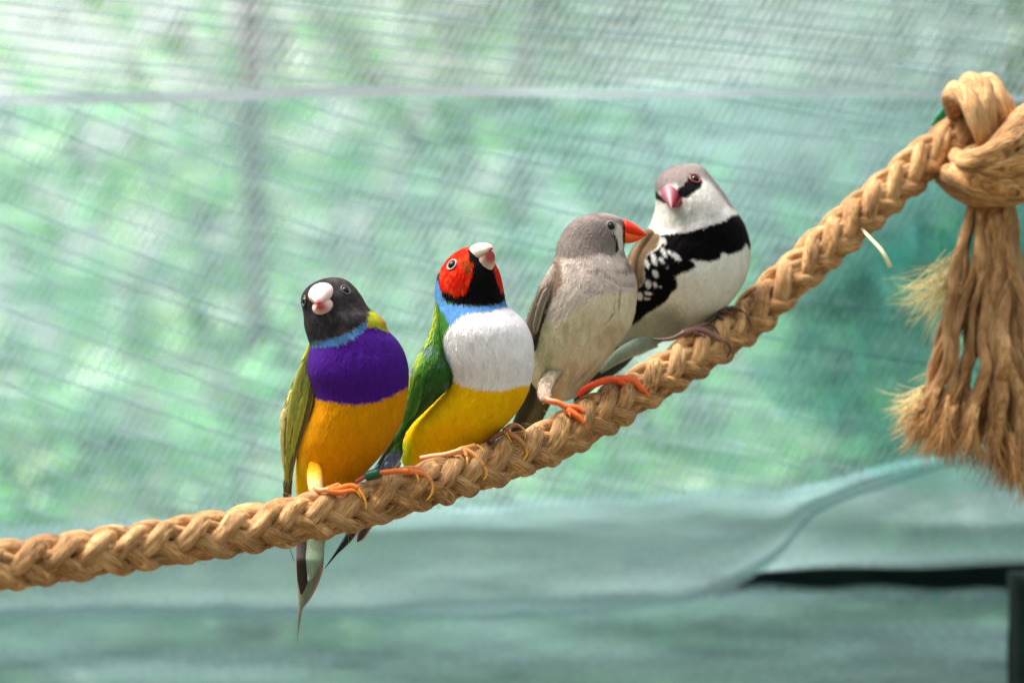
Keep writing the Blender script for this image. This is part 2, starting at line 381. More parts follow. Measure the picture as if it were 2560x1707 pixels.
# bunched darker net hanging behind the tassel
M_teal = mat_net('teal_net', (.07, .40, .34, 1), .78, dens=True, sx=300, sy=90, trans=.35, var=.3, vscale=14)
def bunch_depth(px, py): return .375+.012*np.sin(px/38+py/90)+.008*np.sin(px/17-py/60)
def bunch_dens(x, y, v):
    d = np.minimum(v, 1-v)*4.5; d = np.minimum(d, (x-1860)/170)
    return np.clip(d, 0, 1)*(.62+.38*np.clip((900-y)/250, 0, 1))*(1+.35*fbm(x/55, y/80, 91))
o = sheet('bunched_net', lambda x: np.interp(x, [1860, 1980, 2100, 2300, 2700], [880, 740, 600, 430, 330]), lambda x: np.interp(x, [1860, 1960, 2060, 2250, 2700], [920, 1050, 1130, 1220, 1240]), 1860, 3100, bunch_depth, M_teal, None, 160, 90, None, bunch_dens)
tag(o, 'darker teal net bunched in creases between the rope and the frayed tassel', 'net')

# folded lower layers
def fold_y(a, b, seed): return .007*fbm(a/600, b/110, seed, 2)+.0014*fbm(a/160, b/50, seed+4, 2)
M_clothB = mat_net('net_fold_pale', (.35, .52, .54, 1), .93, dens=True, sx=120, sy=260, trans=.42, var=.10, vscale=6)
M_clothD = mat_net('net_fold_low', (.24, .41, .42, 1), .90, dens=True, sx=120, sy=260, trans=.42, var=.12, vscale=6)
hemP = catmull([(-1400, 1560), (0, 1556), (600, 1552), (1200, 1546), (1500, 1532), (1720, 1508), (1850, 1470), (1940, 1405), (2010, 1320), (2090, 1262), (2300, 1192), (2560, 1140), (3900, 1000)], 200)
hem = lambda x: np.interp(x, hemP[:, 0], hemP[:, 1])+9*fbm(x/110, x*0, 5)+4*fbm(x/30, x*0, 6)
def depB(a, b):
    v = (b-topB(a))/(hem(a)-topB(a)+1)
    return .46+fold_y(a, b, 3)-.012*np.sin(np.clip(v, 0, 1)*math.pi)-.01*np.exp(-((1-v)*9)**2)
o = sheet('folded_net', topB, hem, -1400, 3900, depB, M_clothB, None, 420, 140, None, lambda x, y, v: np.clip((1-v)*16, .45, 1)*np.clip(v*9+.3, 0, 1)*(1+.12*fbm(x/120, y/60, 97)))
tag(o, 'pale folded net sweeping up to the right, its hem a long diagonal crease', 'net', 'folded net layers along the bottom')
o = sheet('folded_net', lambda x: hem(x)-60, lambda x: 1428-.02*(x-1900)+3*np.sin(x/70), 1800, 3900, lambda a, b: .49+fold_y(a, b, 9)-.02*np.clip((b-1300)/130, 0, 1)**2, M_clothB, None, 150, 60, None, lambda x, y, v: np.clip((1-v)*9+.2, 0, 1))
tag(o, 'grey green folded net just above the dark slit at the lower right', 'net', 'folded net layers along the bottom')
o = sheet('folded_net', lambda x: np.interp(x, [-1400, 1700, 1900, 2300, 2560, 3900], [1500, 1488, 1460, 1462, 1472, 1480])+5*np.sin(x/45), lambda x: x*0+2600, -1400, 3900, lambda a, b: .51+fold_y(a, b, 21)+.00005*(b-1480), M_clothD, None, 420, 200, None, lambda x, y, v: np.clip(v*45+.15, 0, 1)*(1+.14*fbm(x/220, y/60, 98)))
tag(o, 'dim teal net hanging lowest along the bottom edge of the picture', 'net', 'folded net layers along the bottom')
def box(name, x0, x1, y0, y1, D, th, mat, label=None, cat=None):
    a = W(x0, y0, D); b = W(x1, y1, D)
    X0, X1, Z0, Z1 = a[0], b[0], b[2], a[2]
    bv = min(abs(X1-X0), abs(Z1-Z0), th)*.12
    V = []
    for y, i in ((D, bv), (D+bv, 0), (D+th-bv, 0), (D+th, bv)):
        V += [(X0+i, y, Z0+i), (X1-i, y, Z0+i), (X1-i, y, Z1-i), (X0+i, y, Z1-i)]
    F = [(0, 1, 2, 3), (15, 14, 13, 12)]
    for k in range(3):
        for j in range(4): F.append((k*4+j, (k+1)*4+j, (k+1)*4+(j+1) % 4, k*4+(j+1) % 4))
    o = mesh(name, V, F, mat, smooth=False)
    if label: tag(o, label, cat)
    return o
box('shade_bar', 1560, 3600, 1395, 1505, .60, .05, M_dark, 'added dark bar that blackens the slit between the net layers', 'shade_bar')  # added bar, stands in for the darkness inside the slit
box('shade_bar', -1400, 3600, 1632, 1672, .57, .04, M_dark, 'added dark bar that gives the fold shadow band in the bottom net', 'shade_bar')  # added bar, makes the dark band of a fold's shadow
box('corner_post', 2546, 2700, 1440, 2700, .46, .06, M_dark, 'black upright post at the lower right corner', 'post')
box('shade_board', 1960, 3600, 1570, 2700, .545, .03, M_dark, 'added dark panel blocking backlight to dim the net in the lower right corner', 'shade_board')  # added close behind the net to cut its backlight and darken the corner
tape = tube('net_tie', catmull([W(2325, 1425, .485), W(2332, 1450, .482), W(2338, 1478, .485), W(2345, 1505, .488)], 12), .0035, M_clothB, None, 8, flat=.25)
tag(tape, 'small pale cloth tie crossing the dark slit', 'tie')

# ------------------------------------------------------------------ rope
RC = np.array([(-420, 1455), (-200, 1440), (0, 1416), (300, 1374), (600, 1327), (860, 1275), (1060, 1216), (1226, 1163), (1400, 1094), (1500, 1036), (1650, 945), (1780, 862), (1870, 798), (1969, 706), (2106, 580), (2243, 462), (2360, 366), (2460, 300)], float)
RX = np.array([-420, 0, 600, 1060, 1500, 1850, 2360, 2460]); RY = np.array([-.17, -.12, -.05, 0, .075, .14, .215, .23])
RP = catmull(RC, 1600)
def rope_y(px): return np.interp(px, RX, RY)
ROPE_R = .0121
C3 = WA(RP[:, 0], RP[:, 1], rope_y(RP[:, 0]))
al = np.concatenate([[0], np.cumsum(np.linalg.norm(np.diff(C3, axis=0), axis=1))])
n = 1500; s = np.linspace(0, al[-1], n)
C3 = np.stack([np.interp(s, al, C3[:, k]) for k in range(3)], -1)
T = np.gradient(C3, axis=0); T /= np.linalg.norm(T, axis=1)[:, None]
FR = np.array([0, -1.0, 0])[None, :]-T*(T @ np.array([0, -1.0, 0]))[:, None]; FR /= np.linalg.norm(FR, axis=1)[:, None]
UPv = np.cross(FR, T); UPv *= np.sign(UPv[:, 2:3])
rope = tag(empty('plaited_rope', W(1060, 1216, 0)), 'thick plaited tan rope sloping up to the right with four finches on it', 'rope')
LAY = .073
def twist_off(s): return .25*np.sin(s*7)+.12*np.sin(s*19+1)
sides = 26
for k in range(8):
    sg = 1 if k < 4 else -1
    a0 = (k % 4)*math.pi/2
    th = sg*(2*math.pi*s/LAY+.22*np.sin(s*23+k))+a0+(.35 if sg < 0 else 0)
    tw = twist_off(s)
    f = np.cos(2*(th-math.radians(27)))
    f = np.sign(f)*np.abs(f)**.75*sg
    wob = 1+.07*fbm(s*110, s*0+k*7.3, 5)+.05*np.sin(s*70+k*2.1)
    rad = .0071+.0013*f
    thw = th+tw*.3
    C = C3+(np.cos(thw)*rad)[:, None]*FR+(np.sin(thw)*rad)[:, None]*UPv
    Rd = np.cos(thw)[:, None]*FR+np.sin(thw)[:, None]*UPv
    Tt = np.gradient(C, axis=0); Tt /= np.linalg.norm(Tt, axis=1)[:, None]
    Bn = np.cross(Tt, Rd); Bn /= np.linalg.norm(Bn, axis=1)[:, None]; Rn = np.cross(Bn, Tt)
    a = np.linspace(0, 2*np.pi, sides, endpoint=False)
    yt = 3*(a[None, :]-s[:, None]*95*sg)          # three twisted yarns in every strand
    mod = 1+.30*(np.abs(np.cos(yt/2))**.6-.75)+.05*fbm(a[None, :]*3+s[:, None]*0, s[:, None]*420+k*9, k)
    puff = (1+.10*f)*wob
    V = C[:, None, :]+(puff[:, None]*mod*.0040*np.cos(a)[None, :])[..., None]*Rn[:, None, :]+(puff[:, None]*mod*.0041*np.sin(a)[None, :])[..., None]*Bn[:, None, :]
    sp = np.concatenate([[0], np.cumsum(np.linalg.norm(np.diff(C, axis=0), axis=1))])
    # mirrored angular coordinate, slanted with the twist, so that the fibre grain has no seam
    ang = a[None, :]-s[:, None]*40*sg
    uv = np.stack([np.broadcast_to(sp[:, None], ang.shape)+k*1.37, .5+.5*np.cos(ang)+0*ang], -1).reshape(-1, 2)
    mesh('strand', V.reshape(-1, 3), gridF(n, sides), M_rope, rope, uv=uv)
def rope_front(px, py, lift=0):
    """depth of the rope's front at a picture point (clamped at its edge)"""
    d2 = np.hypot(RP[:, 0]-px, RP[:, 1]-py); i = int(np.argmin(d2)); y = rope_y(RP[i, 0])
    d = d2[i]*S*(CAMD+y)/CAMD
    R = ROPE_R+lift
    return y-math.sqrt(max(R*R-min(d, R*.995)**2, 0))
def fibres(name, parent, roots, dirs, lens, rad, col, seed):
    R = np.random.default_rng(seed); V = []; F = []; Cc = []
    for r0, d, L in zip(roots, dirs, lens):
        d = d/np.linalg.norm(d); b = np.cross(d, R.normal(0, 1, 3)); b /= np.linalg.norm(b)
        q = [r0+d*L*t+b*L*.35*t*t for t in (0, .33, .66, 1)]
        v, f = tube_arrays(np.array(q), rad*np.array([1, .9, .7, .25]), 3)
        base = len(V); V += list(v); F += [tuple(i+base for i in x) for x in f]
        c = np.array(col)*R.uniform(.6, 1.25); c[3] = 1; Cc += [c]*len(v)
    o = mesh(name, V, F, M_fibre, parent, col=Cc); o['kind'] = 'stuff'
    return o
R = np.random.default_rng(11); nf = 3200
ii = R.integers(60, n-60, nf); aa = R.uniform(0, 2*np.pi, nf)
Rd = np.cos(aa)[:, None]*FR[ii]+np.sin(aa)[:, None]*UPv[ii]
roots = C3[ii]+Rd*.0098
dirs = Rd*.5+T[ii]*R.uniform(-1.2, 1.2, (nf, 1))+R.normal(0, .35, (nf, 3))
fibres('loose_fibre', rope, roots, dirs, R.uniform(.002, .008, nf), .00009, lin(215, 175, 120), 4)
# a long stray straw
q = catmull([W(2150, 568, .175), W(2175, 595, .16), W(2205, 628, .15), W(2226, 668, .15)], 12)
tube('straw', q, np.linspace(.0006, .0013, 12), M_fibre, rope, 6, col=np.tile(lin(225, 225, 175), (12, 1)))
q = catmull([W(722, 1360, -.03), W(727, 1378, -.03), W(735, 1402, -.03)], 8)
tube('straw', q, .0002, M_fibre, rope, 5, col=np.tile(lin(120, 130, 110), (8, 1)))

# ------------------------------------------------------------------ knot and frayed tassel
knot = tag(empty('knotted_rope', W(2450, 420, .22)), 'tied rope knot with a long frayed tassel hanging at the right edge', 'rope')
def yarn3(name, pts, rad, parent, mat=M_rope, pitch=60, nn=90, ridges=4):
    P = catmull(pts, nn); seg = np.concatenate([[0], np.cumsum(np.linalg.norm(np.diff(P, axis=0), axis=1))])
    R = np.interp(np.linspace(0, 1, nn), np.linspace(0, 1, len(rad)), rad) if hasattr(rad, '__len__') else np.full(nn, rad)
    V, F = tube_arrays(P, R, 24); V = V.reshape(nn, 24, 3)
    a = np.linspace(0, 2*np.pi, 24, endpoint=False)
    mod = 1+.16*(np.abs(np.cos(ridges*(a[None, :]-seg[:, None]*pitch)/2))-.6)
    V = P[:, None, :]+(V-P[:, None, :])*mod[..., None]
    uv = np.stack([np.broadcast_to(seg[:, None], mod.shape)+random.random()*5, .5+.5*np.cos(a[None, :]-seg[:, None]*25)], -1).reshape(-1, 2)
    return mesh(name, V.reshape(-1, 3), F, mat, parent, uv=uv)
Y = .2
yarn3('loop', [W(2392, 300, Y+.03), W(2382, 262, Y+.01), W(2388, 234, Y), W(2412, 238, Y-.012), W(2432, 270, Y-.022), W(2450, 320, Y-.022), W(2470, 380, Y-.01)], [0.0035, 0.0057, 0.0066, 0.0057, 0.0057, 0.0053, 0.0044], knot)
yarn3('loop', [W(2410, 300, Y+.03), W(2404, 244, Y+.01), W(2427, 216, Y), W(2452, 226, Y-.01), W(2462, 272, Y-.018), W(2468, 320, Y-.016), W(2480, 380, Y-.005)], [0.0035, 0.0062, 0.0075, 0.0070, 0.0062, 0.0053, 0.0044], knot)
yarn3('loop', [W(2440, 260, Y+.03), W(2447, 218, Y+.018), W(2466, 212, Y+.012), W(2484, 232, Y+.006), W(2500, 265, Y), W(2520, 305, Y+.004), W(2560, 340, Y+.01)], [0.0044, 0.0062, 0.0066, 0.0070, 0.0075, 0.0070, 0.0053], knot)
yarn3('loop', [W(2640, 280, Y+.02), W(2585, 300, Y-.005), W(2550, 330, Y-.018), W(2515, 368, Y-.026), W(2470, 395, Y-.03), W(2420, 405, Y-.022), W(2390, 390, Y+.0)], [0.0088, 0.0101, 0.0101, 0.0092, 0.0075, 0.0062, 0.0044], knot)
yarn3('loop', [W(2645, 350, Y+.01), W(2590, 385, Y-.014), W(2540, 405, Y-.026), W(2480, 418, Y-.030), W(2440, 410, Y-.022)], [0.0079, 0.0084, 0.0079, 0.0066, 0.0044], knot)
yarn3('loop', [W(2640, 425, Y+.01), W(2580, 450, Y-.012), W(2520, 462, Y-.022), W(2450, 455, Y-.022), W(2400, 435, Y-.012), W(2362, 438, Y+.004)], [0.0079, 0.0092, 0.0092, 0.0088, 0.0079, 0.0048], knot)
yarn3('loop', [W(2350, 440, Y+.01), W(2395, 470, Y), W(2450, 485, Y-.008), W(2520, 480, Y-.01), W(2600, 460, Y)], [0.0044, 0.0062, 0.0075, 0.0079, 0.0070], knot)
yarn3('loop', [W(2420, 400, Y+.01), W(2455, 440, Y+.005), W(2490, 500, Y+.01)], [0.0150, 0.0167, 0.0132], knot, pitch=35, ridges=6)
# tassel yarns: (points, half width px)
TY = Y-.004
M_fray = mat_rope('frayed_manila', lin(64, 40, 16), lin(174, 122, 68), lin(228, 184, 130))
rt = random.Random(21); npr = np.random.default_rng(33)
TIPS = [(2262, 1080), (2285, 1105), (2310, 1122), (2335, 1140), (2360, 1150), (2392, 1150), (2420, 1155), (2450, 1150), (2478, 1185), (2500, 1200), (2520, 1208), (2545, 1225), (2570, 1240), (2600, 1250), (2640, 1240)]
fr_r, fr_d, fr_l = [], [], []
k = 0
for layer in range(3):
    for tx, ty in (TIPS if layer < 2 else TIPS[layer-2::2]):
        tx2 = tx+rt.uniform(-14, 14); ty2 = ty-rt.uniform(5, 50)-layer*12
        x0 = 2478+(tx-2450)*.17+rt.uniform(-18, 18); d0 = Y+(.013-.0095*layer)
        xm1 = x0+(tx2-x0)*rt.uniform(.10, .38)+rt.uniform(-24, 24); xm2 = x0+(tx2-x0)*rt.uniform(.4, .75)+rt.uniform(-30, 30)
        pts = [W(x0, 470, d0+.006), W((x0+xm1)/2+rt.uniform(-8, 8), 585, d0), W(xm1, 690, d0+rt.uniform(-.006, .006)), W(xm1*.5+xm2*.5+rt.uniform(-14, 14), 800, d0-.003), W(xm2, 905, d0+rt.uniform(-.008, .004)), W(xm2*.45+tx2*.55, 1010, d0+rt.uniform(-.004, .004)), W(tx2, ty2, d0+rt.uniform(-.006, .006))]
        ph = rt.uniform(0, 6); P = catmull(pts, 60)
        P[:, 0] += (.0010+.0005*layer)*np.sin(np.arange(60)*rt.uniform(.16, .36)+ph+.8*np.sin(np.arange(60)*.13+ph))*np.linspace(.4, 1.2, 60)
        P[:, 1] += .0014*np.cos(np.arange(60)*.5+ph)
        rr = rt.uniform(.0010, .0031)*(1+.25*(layer > 1))
        yarn3('yarn', P[::4], [rr, rr, rr*1.05, rr*.95, rr*1.0, rr*1.2, rr*.8], knot, M_fray, pitch=rt.uniform(60, 120), nn=60, ridges=3)
        dv = P[59]-P[50]; dv = dv/np.linalg.norm(dv)*.55+np.array([(tx2-2470)/700, 0, -1])*.5; L0 = rt.uniform(.005, .014)
        tipc = P[57]+dv*L0
        for q in range(20):                       # a lock of untwisted fibres running on from the yarn
            a = P[57-rt.randint(0, 12)]+npr.normal(0, .0016, 3); e = tipc+npr.normal(0, .0024, 3)
            fr_r.append(a); fr_d.append(e-a); fr_l.append(np.linalg.norm(e-a)*rt.uniform(.8, 1.12))
        for q in range(6):
            a = P[rt.randint(14, 46)]; fr_r.append(a); fr_d.append(np.array([rt.gauss(-.25, .5), rt.gauss(0, .4), -.9])); fr_l.append(rt.uniform(.006, .02))
for q in range(26):            # loose brushed locks between the yarns
    f = rt.random(); tx = 2262+f*350; ty = np.interp(tx, [a for a, b in TIPS], [b for a, b in TIPS])+rt.uniform(-12, 10)
    dd = Y+rt.uniform(-.024, .014); tp = W(tx, ty, dd); rootp = W(tx-(tx-2480)*rt.uniform(.2, .38), ty-rt.uniform(80, 170), dd)
    for k2 in range(26):
        a = rootp+npr.normal(0, .0011, 3)+(tp-rootp)*rt.uniform(0, .35); e = tp+npr.normal(0, .0026, 3); fr_r.append(a); fr_d.append(e-a); fr_l.append(np.linalg.norm(e-a)*rt.uniform(.8, 1.1))
fibres('frayed_fibre', knot, fr_r, fr_d, fr_l, .00028, lin(206, 158, 104), 6)
# pale side wisps teased out of the tassel to the left
wr, wd, wl = [], [], []
for q in range(150):
    x = 2385+rt.gauss(0, 14); y = 690+rt.gauss(0, 30); wr.append(W(x, y, Y+rt.uniform(-.01, .02))); wd.append(np.array([-1+rt.gauss(0, .2), rt.gauss(0, .15), -.75+rt.gauss(0, .33)])); wl.append(rt.uniform(.012, .038))
for q in range(50):
    wr.append(W(2310+rt.gauss(0, 12), 985+rt.gauss(0, 14), Y+rt.uniform(-.01, .02))); wd.append(np.array([-1+rt.gauss(0, .2), rt.gauss(0, .15), -.55+rt.gauss(0, .3)])); wl.append(rt.uniform(.012, .026))
fibres('wisp', knot, wr, wd, wl, .00024, lin(208, 192, 134), 8)
# green twine behind the knot
M_twine = simple('green_twine_fibre', (.01, .22, .09), .7, 200)
gt = tag(empty('green_twine', W(2360, 290, .25)), 'scrap of bright green twine poking out behind the rope knot', 'twine')
for i in range(5):
    q = catmull([W(2338+i*3, 310-i*4, .235), W(2352+i*4, 290-i*5, .228-.002*i), W(2372+i*3, 278-i*4, .232), W(2396, 285-i*2, .245)], 14)
    tube('twine_strand', q, .0022, M_twine, gt, 7)

# ------------------------------------------------------------------ birds: generic builders
class Blob:
    """closed form whose outline is traced, cut into elliptical slices along an axis"""
    def __init__(s, outline, axis, base, yc, df, db, M=230, Nn=200, seed=0, smooth=3, Xp=None):
        s.out = catmull(outline, 500, True); a = np.array(axis, float); a /= np.linalg.norm(a); s.a = a; s.b = np.array([-a[1], a[0]])
        if s.b[0] < 0: s.b = -s.b
        t = s.out @ s.a; q = s.out @ s.b
        s.t0, s.t1 = t.min()+.3, t.max()-.3
        u = (1-np.cos(np.linspace(0.02, np.pi-.02, M)))/2; u = .65*u+.35*np.linspace(u[0], u[-1], M)
        s.ts = s.t0+(s.t1-s.t0)*u
        s.lo = np.zeros(M); s.hi = np.zeros(M); t2 = np.roll(t, -1); q2 = np.roll(q, -1)
        for i, tt in enumerate(s.ts):
            c = (t-tt)*(t2-tt) <= 0
            x = q[c]+(q2[c]-q[c])*(tt-t[c])/(t2[c]-t[c]+1e-9)
            s.lo[i] = x.min(); s.hi[i] = x.max()
        s.hw = (s.hi-s.lo)/2; s.mid = (s.hi+s.lo)/2
        ker = np.exp(-np.linspace(-2, 2, 4*smooth+1)**2); ker /= ker.sum()
        pad = lambda z: np.convolve(np.pad(z, 2*smooth, mode='edge'), ker, 'valid')
        s.hs = pad(s.hw); s.hs = np.minimum(s.hs, s.hw*1.4+2)
        s.base = base; tn = (s.ts-s.t0)/(s.t1-s.t0)
        K = lambda v: np.interp(tn, [k[0] for k in v], [k[1] for k in v])
        sm = lambda z: np.convolve(np.pad(z, 12, mode='edge'), np.ones(25)/25, 'valid')
        s.yc = sm(K(yc)); s.kf = sm(K(df)); s.kb = sm(K(db)); s.M = M; s.N = Nn; s.seed = seed
        s.k = (CAMD+base)/CAMD*S
        s.grooves = []
        s.Xp = Xp
    def groove(s, px, py):
        d = np.zeros(np.shape(px))
        for pl, wd, dp in s.grooves:
            q = catmull(pl, 24); dm = np.full(np.shape(px), 1e9)
            for i in range(23):
                ax, ay = q[i]; bx_, by = q[i+1]; vx, vy = bx_-ax, by-ay
                tt = np.clip(((px-ax)*vx+(py-ay)*vy)/(vx*vx+vy*vy+1e-9), 0, 1)
                dm = np.minimum(dm, np.hypot(px-ax-tt*vx, py-ay-tt*vy))
            d = d+dp*np.exp(-(dm/wd)**2)
        return d
    def pts(s, ti, ph):
        """ti fractional row, ph angle -> world point, px, py ; sin(ph)>0 is the front"""
        r = np.arange(s.M)
        g = lambda z: np.interp(ti, r, z)
        t = g(s.ts); c = np.cos(ph); sn = np.sin(ph)
        q = g(s.mid)+g(s.hw)*c
        edge = np.minimum(1, g(s.hw)/25)
        rel = 1+edge*.024*fbm(c*5+t*.004, t/34+sn*1.2, s.seed)+edge*.014*fbm(c*22, t/15, s.seed+4)
        d = np.where(sn > 0, g(s.kf), g(s.kb))*g(s.hs)*sn*rel
        px = t*s.a[0]+q*s.b[0]; py = t*s.a[1]+q*s.b[1]
        if s.grooves: d = d-np.where(sn > 0, s.groove(px, py), 0)
        y = s.base+g(s.yc)*s.k-d*s.k
        V = np.stack([(px-1280)*s.k, y, (853.5-py)*s.k+ZC], -1)
        f = (CAMD+s.base)/(CAMD+y)
        return V, 1280+(px-1280)*f, 853.5+(py-853.5)*f, sn
    def front(s, x, y):
        """x, y apparent picture point -> world point on the front"""
        px, py = float(x), float(y); V = None
        for _ in range(4):
            t = px*s.a[0]+py*s.a[1]; q = px*s.b[0]+py*s.b[1]
            g = lambda z: np.interp(t, s.ts, z)
            r = np.clip((q-g(s.mid))/max(g(s.hw), 1), -.995, .995)
            yy = s.base+g(s.yc)*s.k-g(s.kf)*g(s.hs)*s.k*math.sqrt(1-r*r)
            f = ((CAMD+yy)/CAMD)/((CAMD+s.base)/CAMD)
            px = 1280+(x-1280)*f; py = 853.5+(y-853.5)*f
        return W(x, y, yy)
    def normal(s, x, y, e=2.5):
        a = s.front(x+e, y)-s.front(x-e, y); b = s.front(x, y+e)-s.front(x, y-e)
        nn = np.cross(a, b); nn /= np.linalg.norm(nn)
        return nn if nn[1] < 0 else -nn
    def build(s, name, parent, colf, mat, strands=0, slen=(5, 9), swid=.75, lift=.13, flow=None, sjit=2.2, back=None, cm=1.0):
        ti, ph = np.meshgrid(np.arange(s.M), np.linspace(0, 2*np.pi, s.N, endpoint=False), indexing='ij')
        V, px, py, sn = s.pts(ti, ph); V = V.reshape(-1, 3)
        n0 = len(V)
        C = colf(px.ravel(), py.ravel(), sn.ravel(), 0)
        Vs = [V]; F = gridF(s.M, s.N)
        # caps
        cap0 = V[:s.N].mean(0); cap1 = V[-s.N:].mean(0)
        Vs.append(np.array([cap0, cap1])); C = np.vstack([C, C[:1], C[-1:]])
        j = np.arange(s.N); j2 = (j+1) % s.N
        T1 = np.stack([np.full(s.N, n0), j2, j], -1); T2 = np.stack([np.full(s.N, n0+1), (s.M-1)*s.N+j, (s.M-1)*s.N+j2], -1)
        faces = [F]; tris = [T1, T2]
        if strands:
            R = np.random.default_rng(s.seed+77)
            area = s.hw/s.hw.sum()*np.gradient(s.ts)/np.gradient(s.ts).mean(); area /= area.sum()
            ti = R.choice(s.M, strands, p=area)+R.uniform(-.5, .5, strands); ti = np.clip(ti, 1, s.M-2)
            ph = np.where(R.random(strands) < .78, R.uniform(-.25, np.pi+.25, strands), R.uniform(0, 2*np.pi, strands))
            L = R.uniform(*slen, strands)*np.where(R.random(strands) < .1, 1.7, 1)
            A, px, py, sn = s.pts(ti, ph)
            dt = L/np.interp(ti, np.arange(s.M), np.gradient(s.ts))
            dirs = -np.abs(dt)
            ti2 = np.clip(ti+dirs, .5, s.M-1.5); ph2 = ph+R.normal(0, .02, strands)
            if flow is not None: ph2 = ph2+flow
            B, *_ = s.pts(ti2, ph2)
            E, *_ = s.pts(ti, ph+.02); wv = E-A
            D = B-A; Ln = np.linalg.norm(D, axis=1)[:, None]+1e-9; D = D/Ln; D = D*np.minimum(Ln, (L*s.k)[:, None]*1.2)
            wv = wv-D*((wv*D).sum(1)/((D*D).sum(1)+1e-12))[:, None]; wv /= np.linalg.norm(wv, axis=1)[:, None]+1e-9
            nn = np.cross(wv, D); nn /= np.linalg.norm(nn, axis=1)[:, None]+1e-9
            ctr = np.stack([(np.interp(ti, np.arange(s.M), s.mid*s.b[0]+s.ts*s.a[0])-1280)*s.k, s.base+np.interp(ti, np.arange(s.M), s.yc)*s.k, (853.5-np.interp(ti, np.arange(s.M), s.mid*s.b[1]+s.ts*s.a[1]))*s.k+ZC], -1)
            nn *= np.sign(((A-ctr)*nn).sum(1))[:, None]
            wd = (swid*R.uniform(.7, 1.3, strands)*s.k)[:, None]
            lf = (lift*R.uniform(.2, 1.3, strands)*np.where(R.random(strands) < .04, 2.6, 1)*L*s.k)[:, None]
            q0 = A-wv*wd*.6+nn*.15*s.k; q1 = A+wv*wd*.6+nn*.15*s.k
            q2 = A+D*.6+wv*wd+nn*lf*.6; q3 = A+D+nn*lf; q4 = A+D*.6-wv*wd+nn*lf*.6
            SV = np.stack([q0, q1, q2, q3, q4], 1).reshape(-1, 3)
            b0 = n0+2+np.arange(strands)*5
            faces.append(np.stack([b0, b0+1, b0+2, b0+4], -1)); tris.append(np.stack([b0+4, b0+2, b0+3], -1))
            SC = colf(px, py, sn, 1); SC[:, :3] *= R.uniform(1-.08*cm, 1+.08*cm, strands)[:, None]
            C = np.vstack([C, np.repeat(SC, 5, axis=0)]); Vs.append(SV)
        V = np.vstack(Vs)
        Q = np.vstack(faces); Tt = np.vstack(tris)
        me = bpy.data.meshes.new(name)
        me.vertices.add(len(V)); me.vertices.foreach_set('co', V.astype(np.float32).ravel())
        me.loops.add(len(Q)*4+len(Tt)*3); me.loops.foreach_set('vertex_index', np.concatenate([Q.ravel(), Tt.ravel()]).astype(np.int32))
        me.polygons.add(len(Q)+len(Tt))
        me.polygons.foreach_set('loop_start', np.concatenate([np.arange(len(Q))*4, len(Q)*4+np.arange(len(Tt))*3]).astype(np.int32))
        me.update(calc_edges=True); me.polygons.foreach_set('use_smooth', np.ones(len(me.polygons), bool))
        at = me.color_attributes.new('Col', 'FLOAT_COLOR', 'POINT'); at.data.foreach_set('color', np.clip(C, 0, 1).astype(np.float32).ravel())
        me.materials.append(mat)
        o = bpy.data.objects.new(name, me); COL.objects.link(o)
        o.parent = parent; p = parent; off = Vector((0, 0, 0))
        while p is not None: off += p.location; p = p.parent
        o.location = -off
        return o
def painter(base, layers, back=None, soft=1.3, seed=0, stretch=(9, 26)):
    """layers: (polygon, colour[, softness]) laid one over another"""
    def f(px, py, sn, strand):
        C = np.tile(np.array(base, float), (len(px), 1))
        wx = fbm(px/11, py/11, seed+1)*soft*1.6; wy = fbm(px/7, py/13, seed+2)*soft*1.3
        R = np.random.default_rng(seed+5)
        j = soft*(.75 if strand else .45)
        for L in layers:
            poly, c = L[0], np.array(L[1])
            e = L[2] if len(L) > 2 else 0
            K = 6 if e > 1.5 or not strand else 3
            m = np.zeros(len(px))
            if not callable(poly):
                P = np.asarray(poly); mg = 14+3*e
                cand = (px > P[:, 0].min()-mg) & (px < P[:, 0].max()+mg) & (py > P[:, 1].min()-mg) & (py < P[:, 1].max()+mg)
            else: cand = np.ones(len(px), bool)
            if not cand.any(): continue
            x0, y0 = (px+wx)[cand], (py+wy)[cand]; acc = np.zeros(len(x0))
            for q in range(K):
                mx = x0+R.normal(0, math.hypot(j*.55, e*.8), len(x0)); my = y0+R.normal(0, math.hypot(j*1.1, e), len(x0))
                acc += poly(mx, my) if callable(poly) else pip(mx, my, poly)
            m[cand] = acc/K
            C = C*(1-m[:, None])+c*m[:, None]
        if back is not None: C[sn < -.12] = back
        v = 1+.13*fbm(px/stretch[0], py/stretch[1], seed+9)
        C[:, :3] *= v[:, None]
        return C
    return f
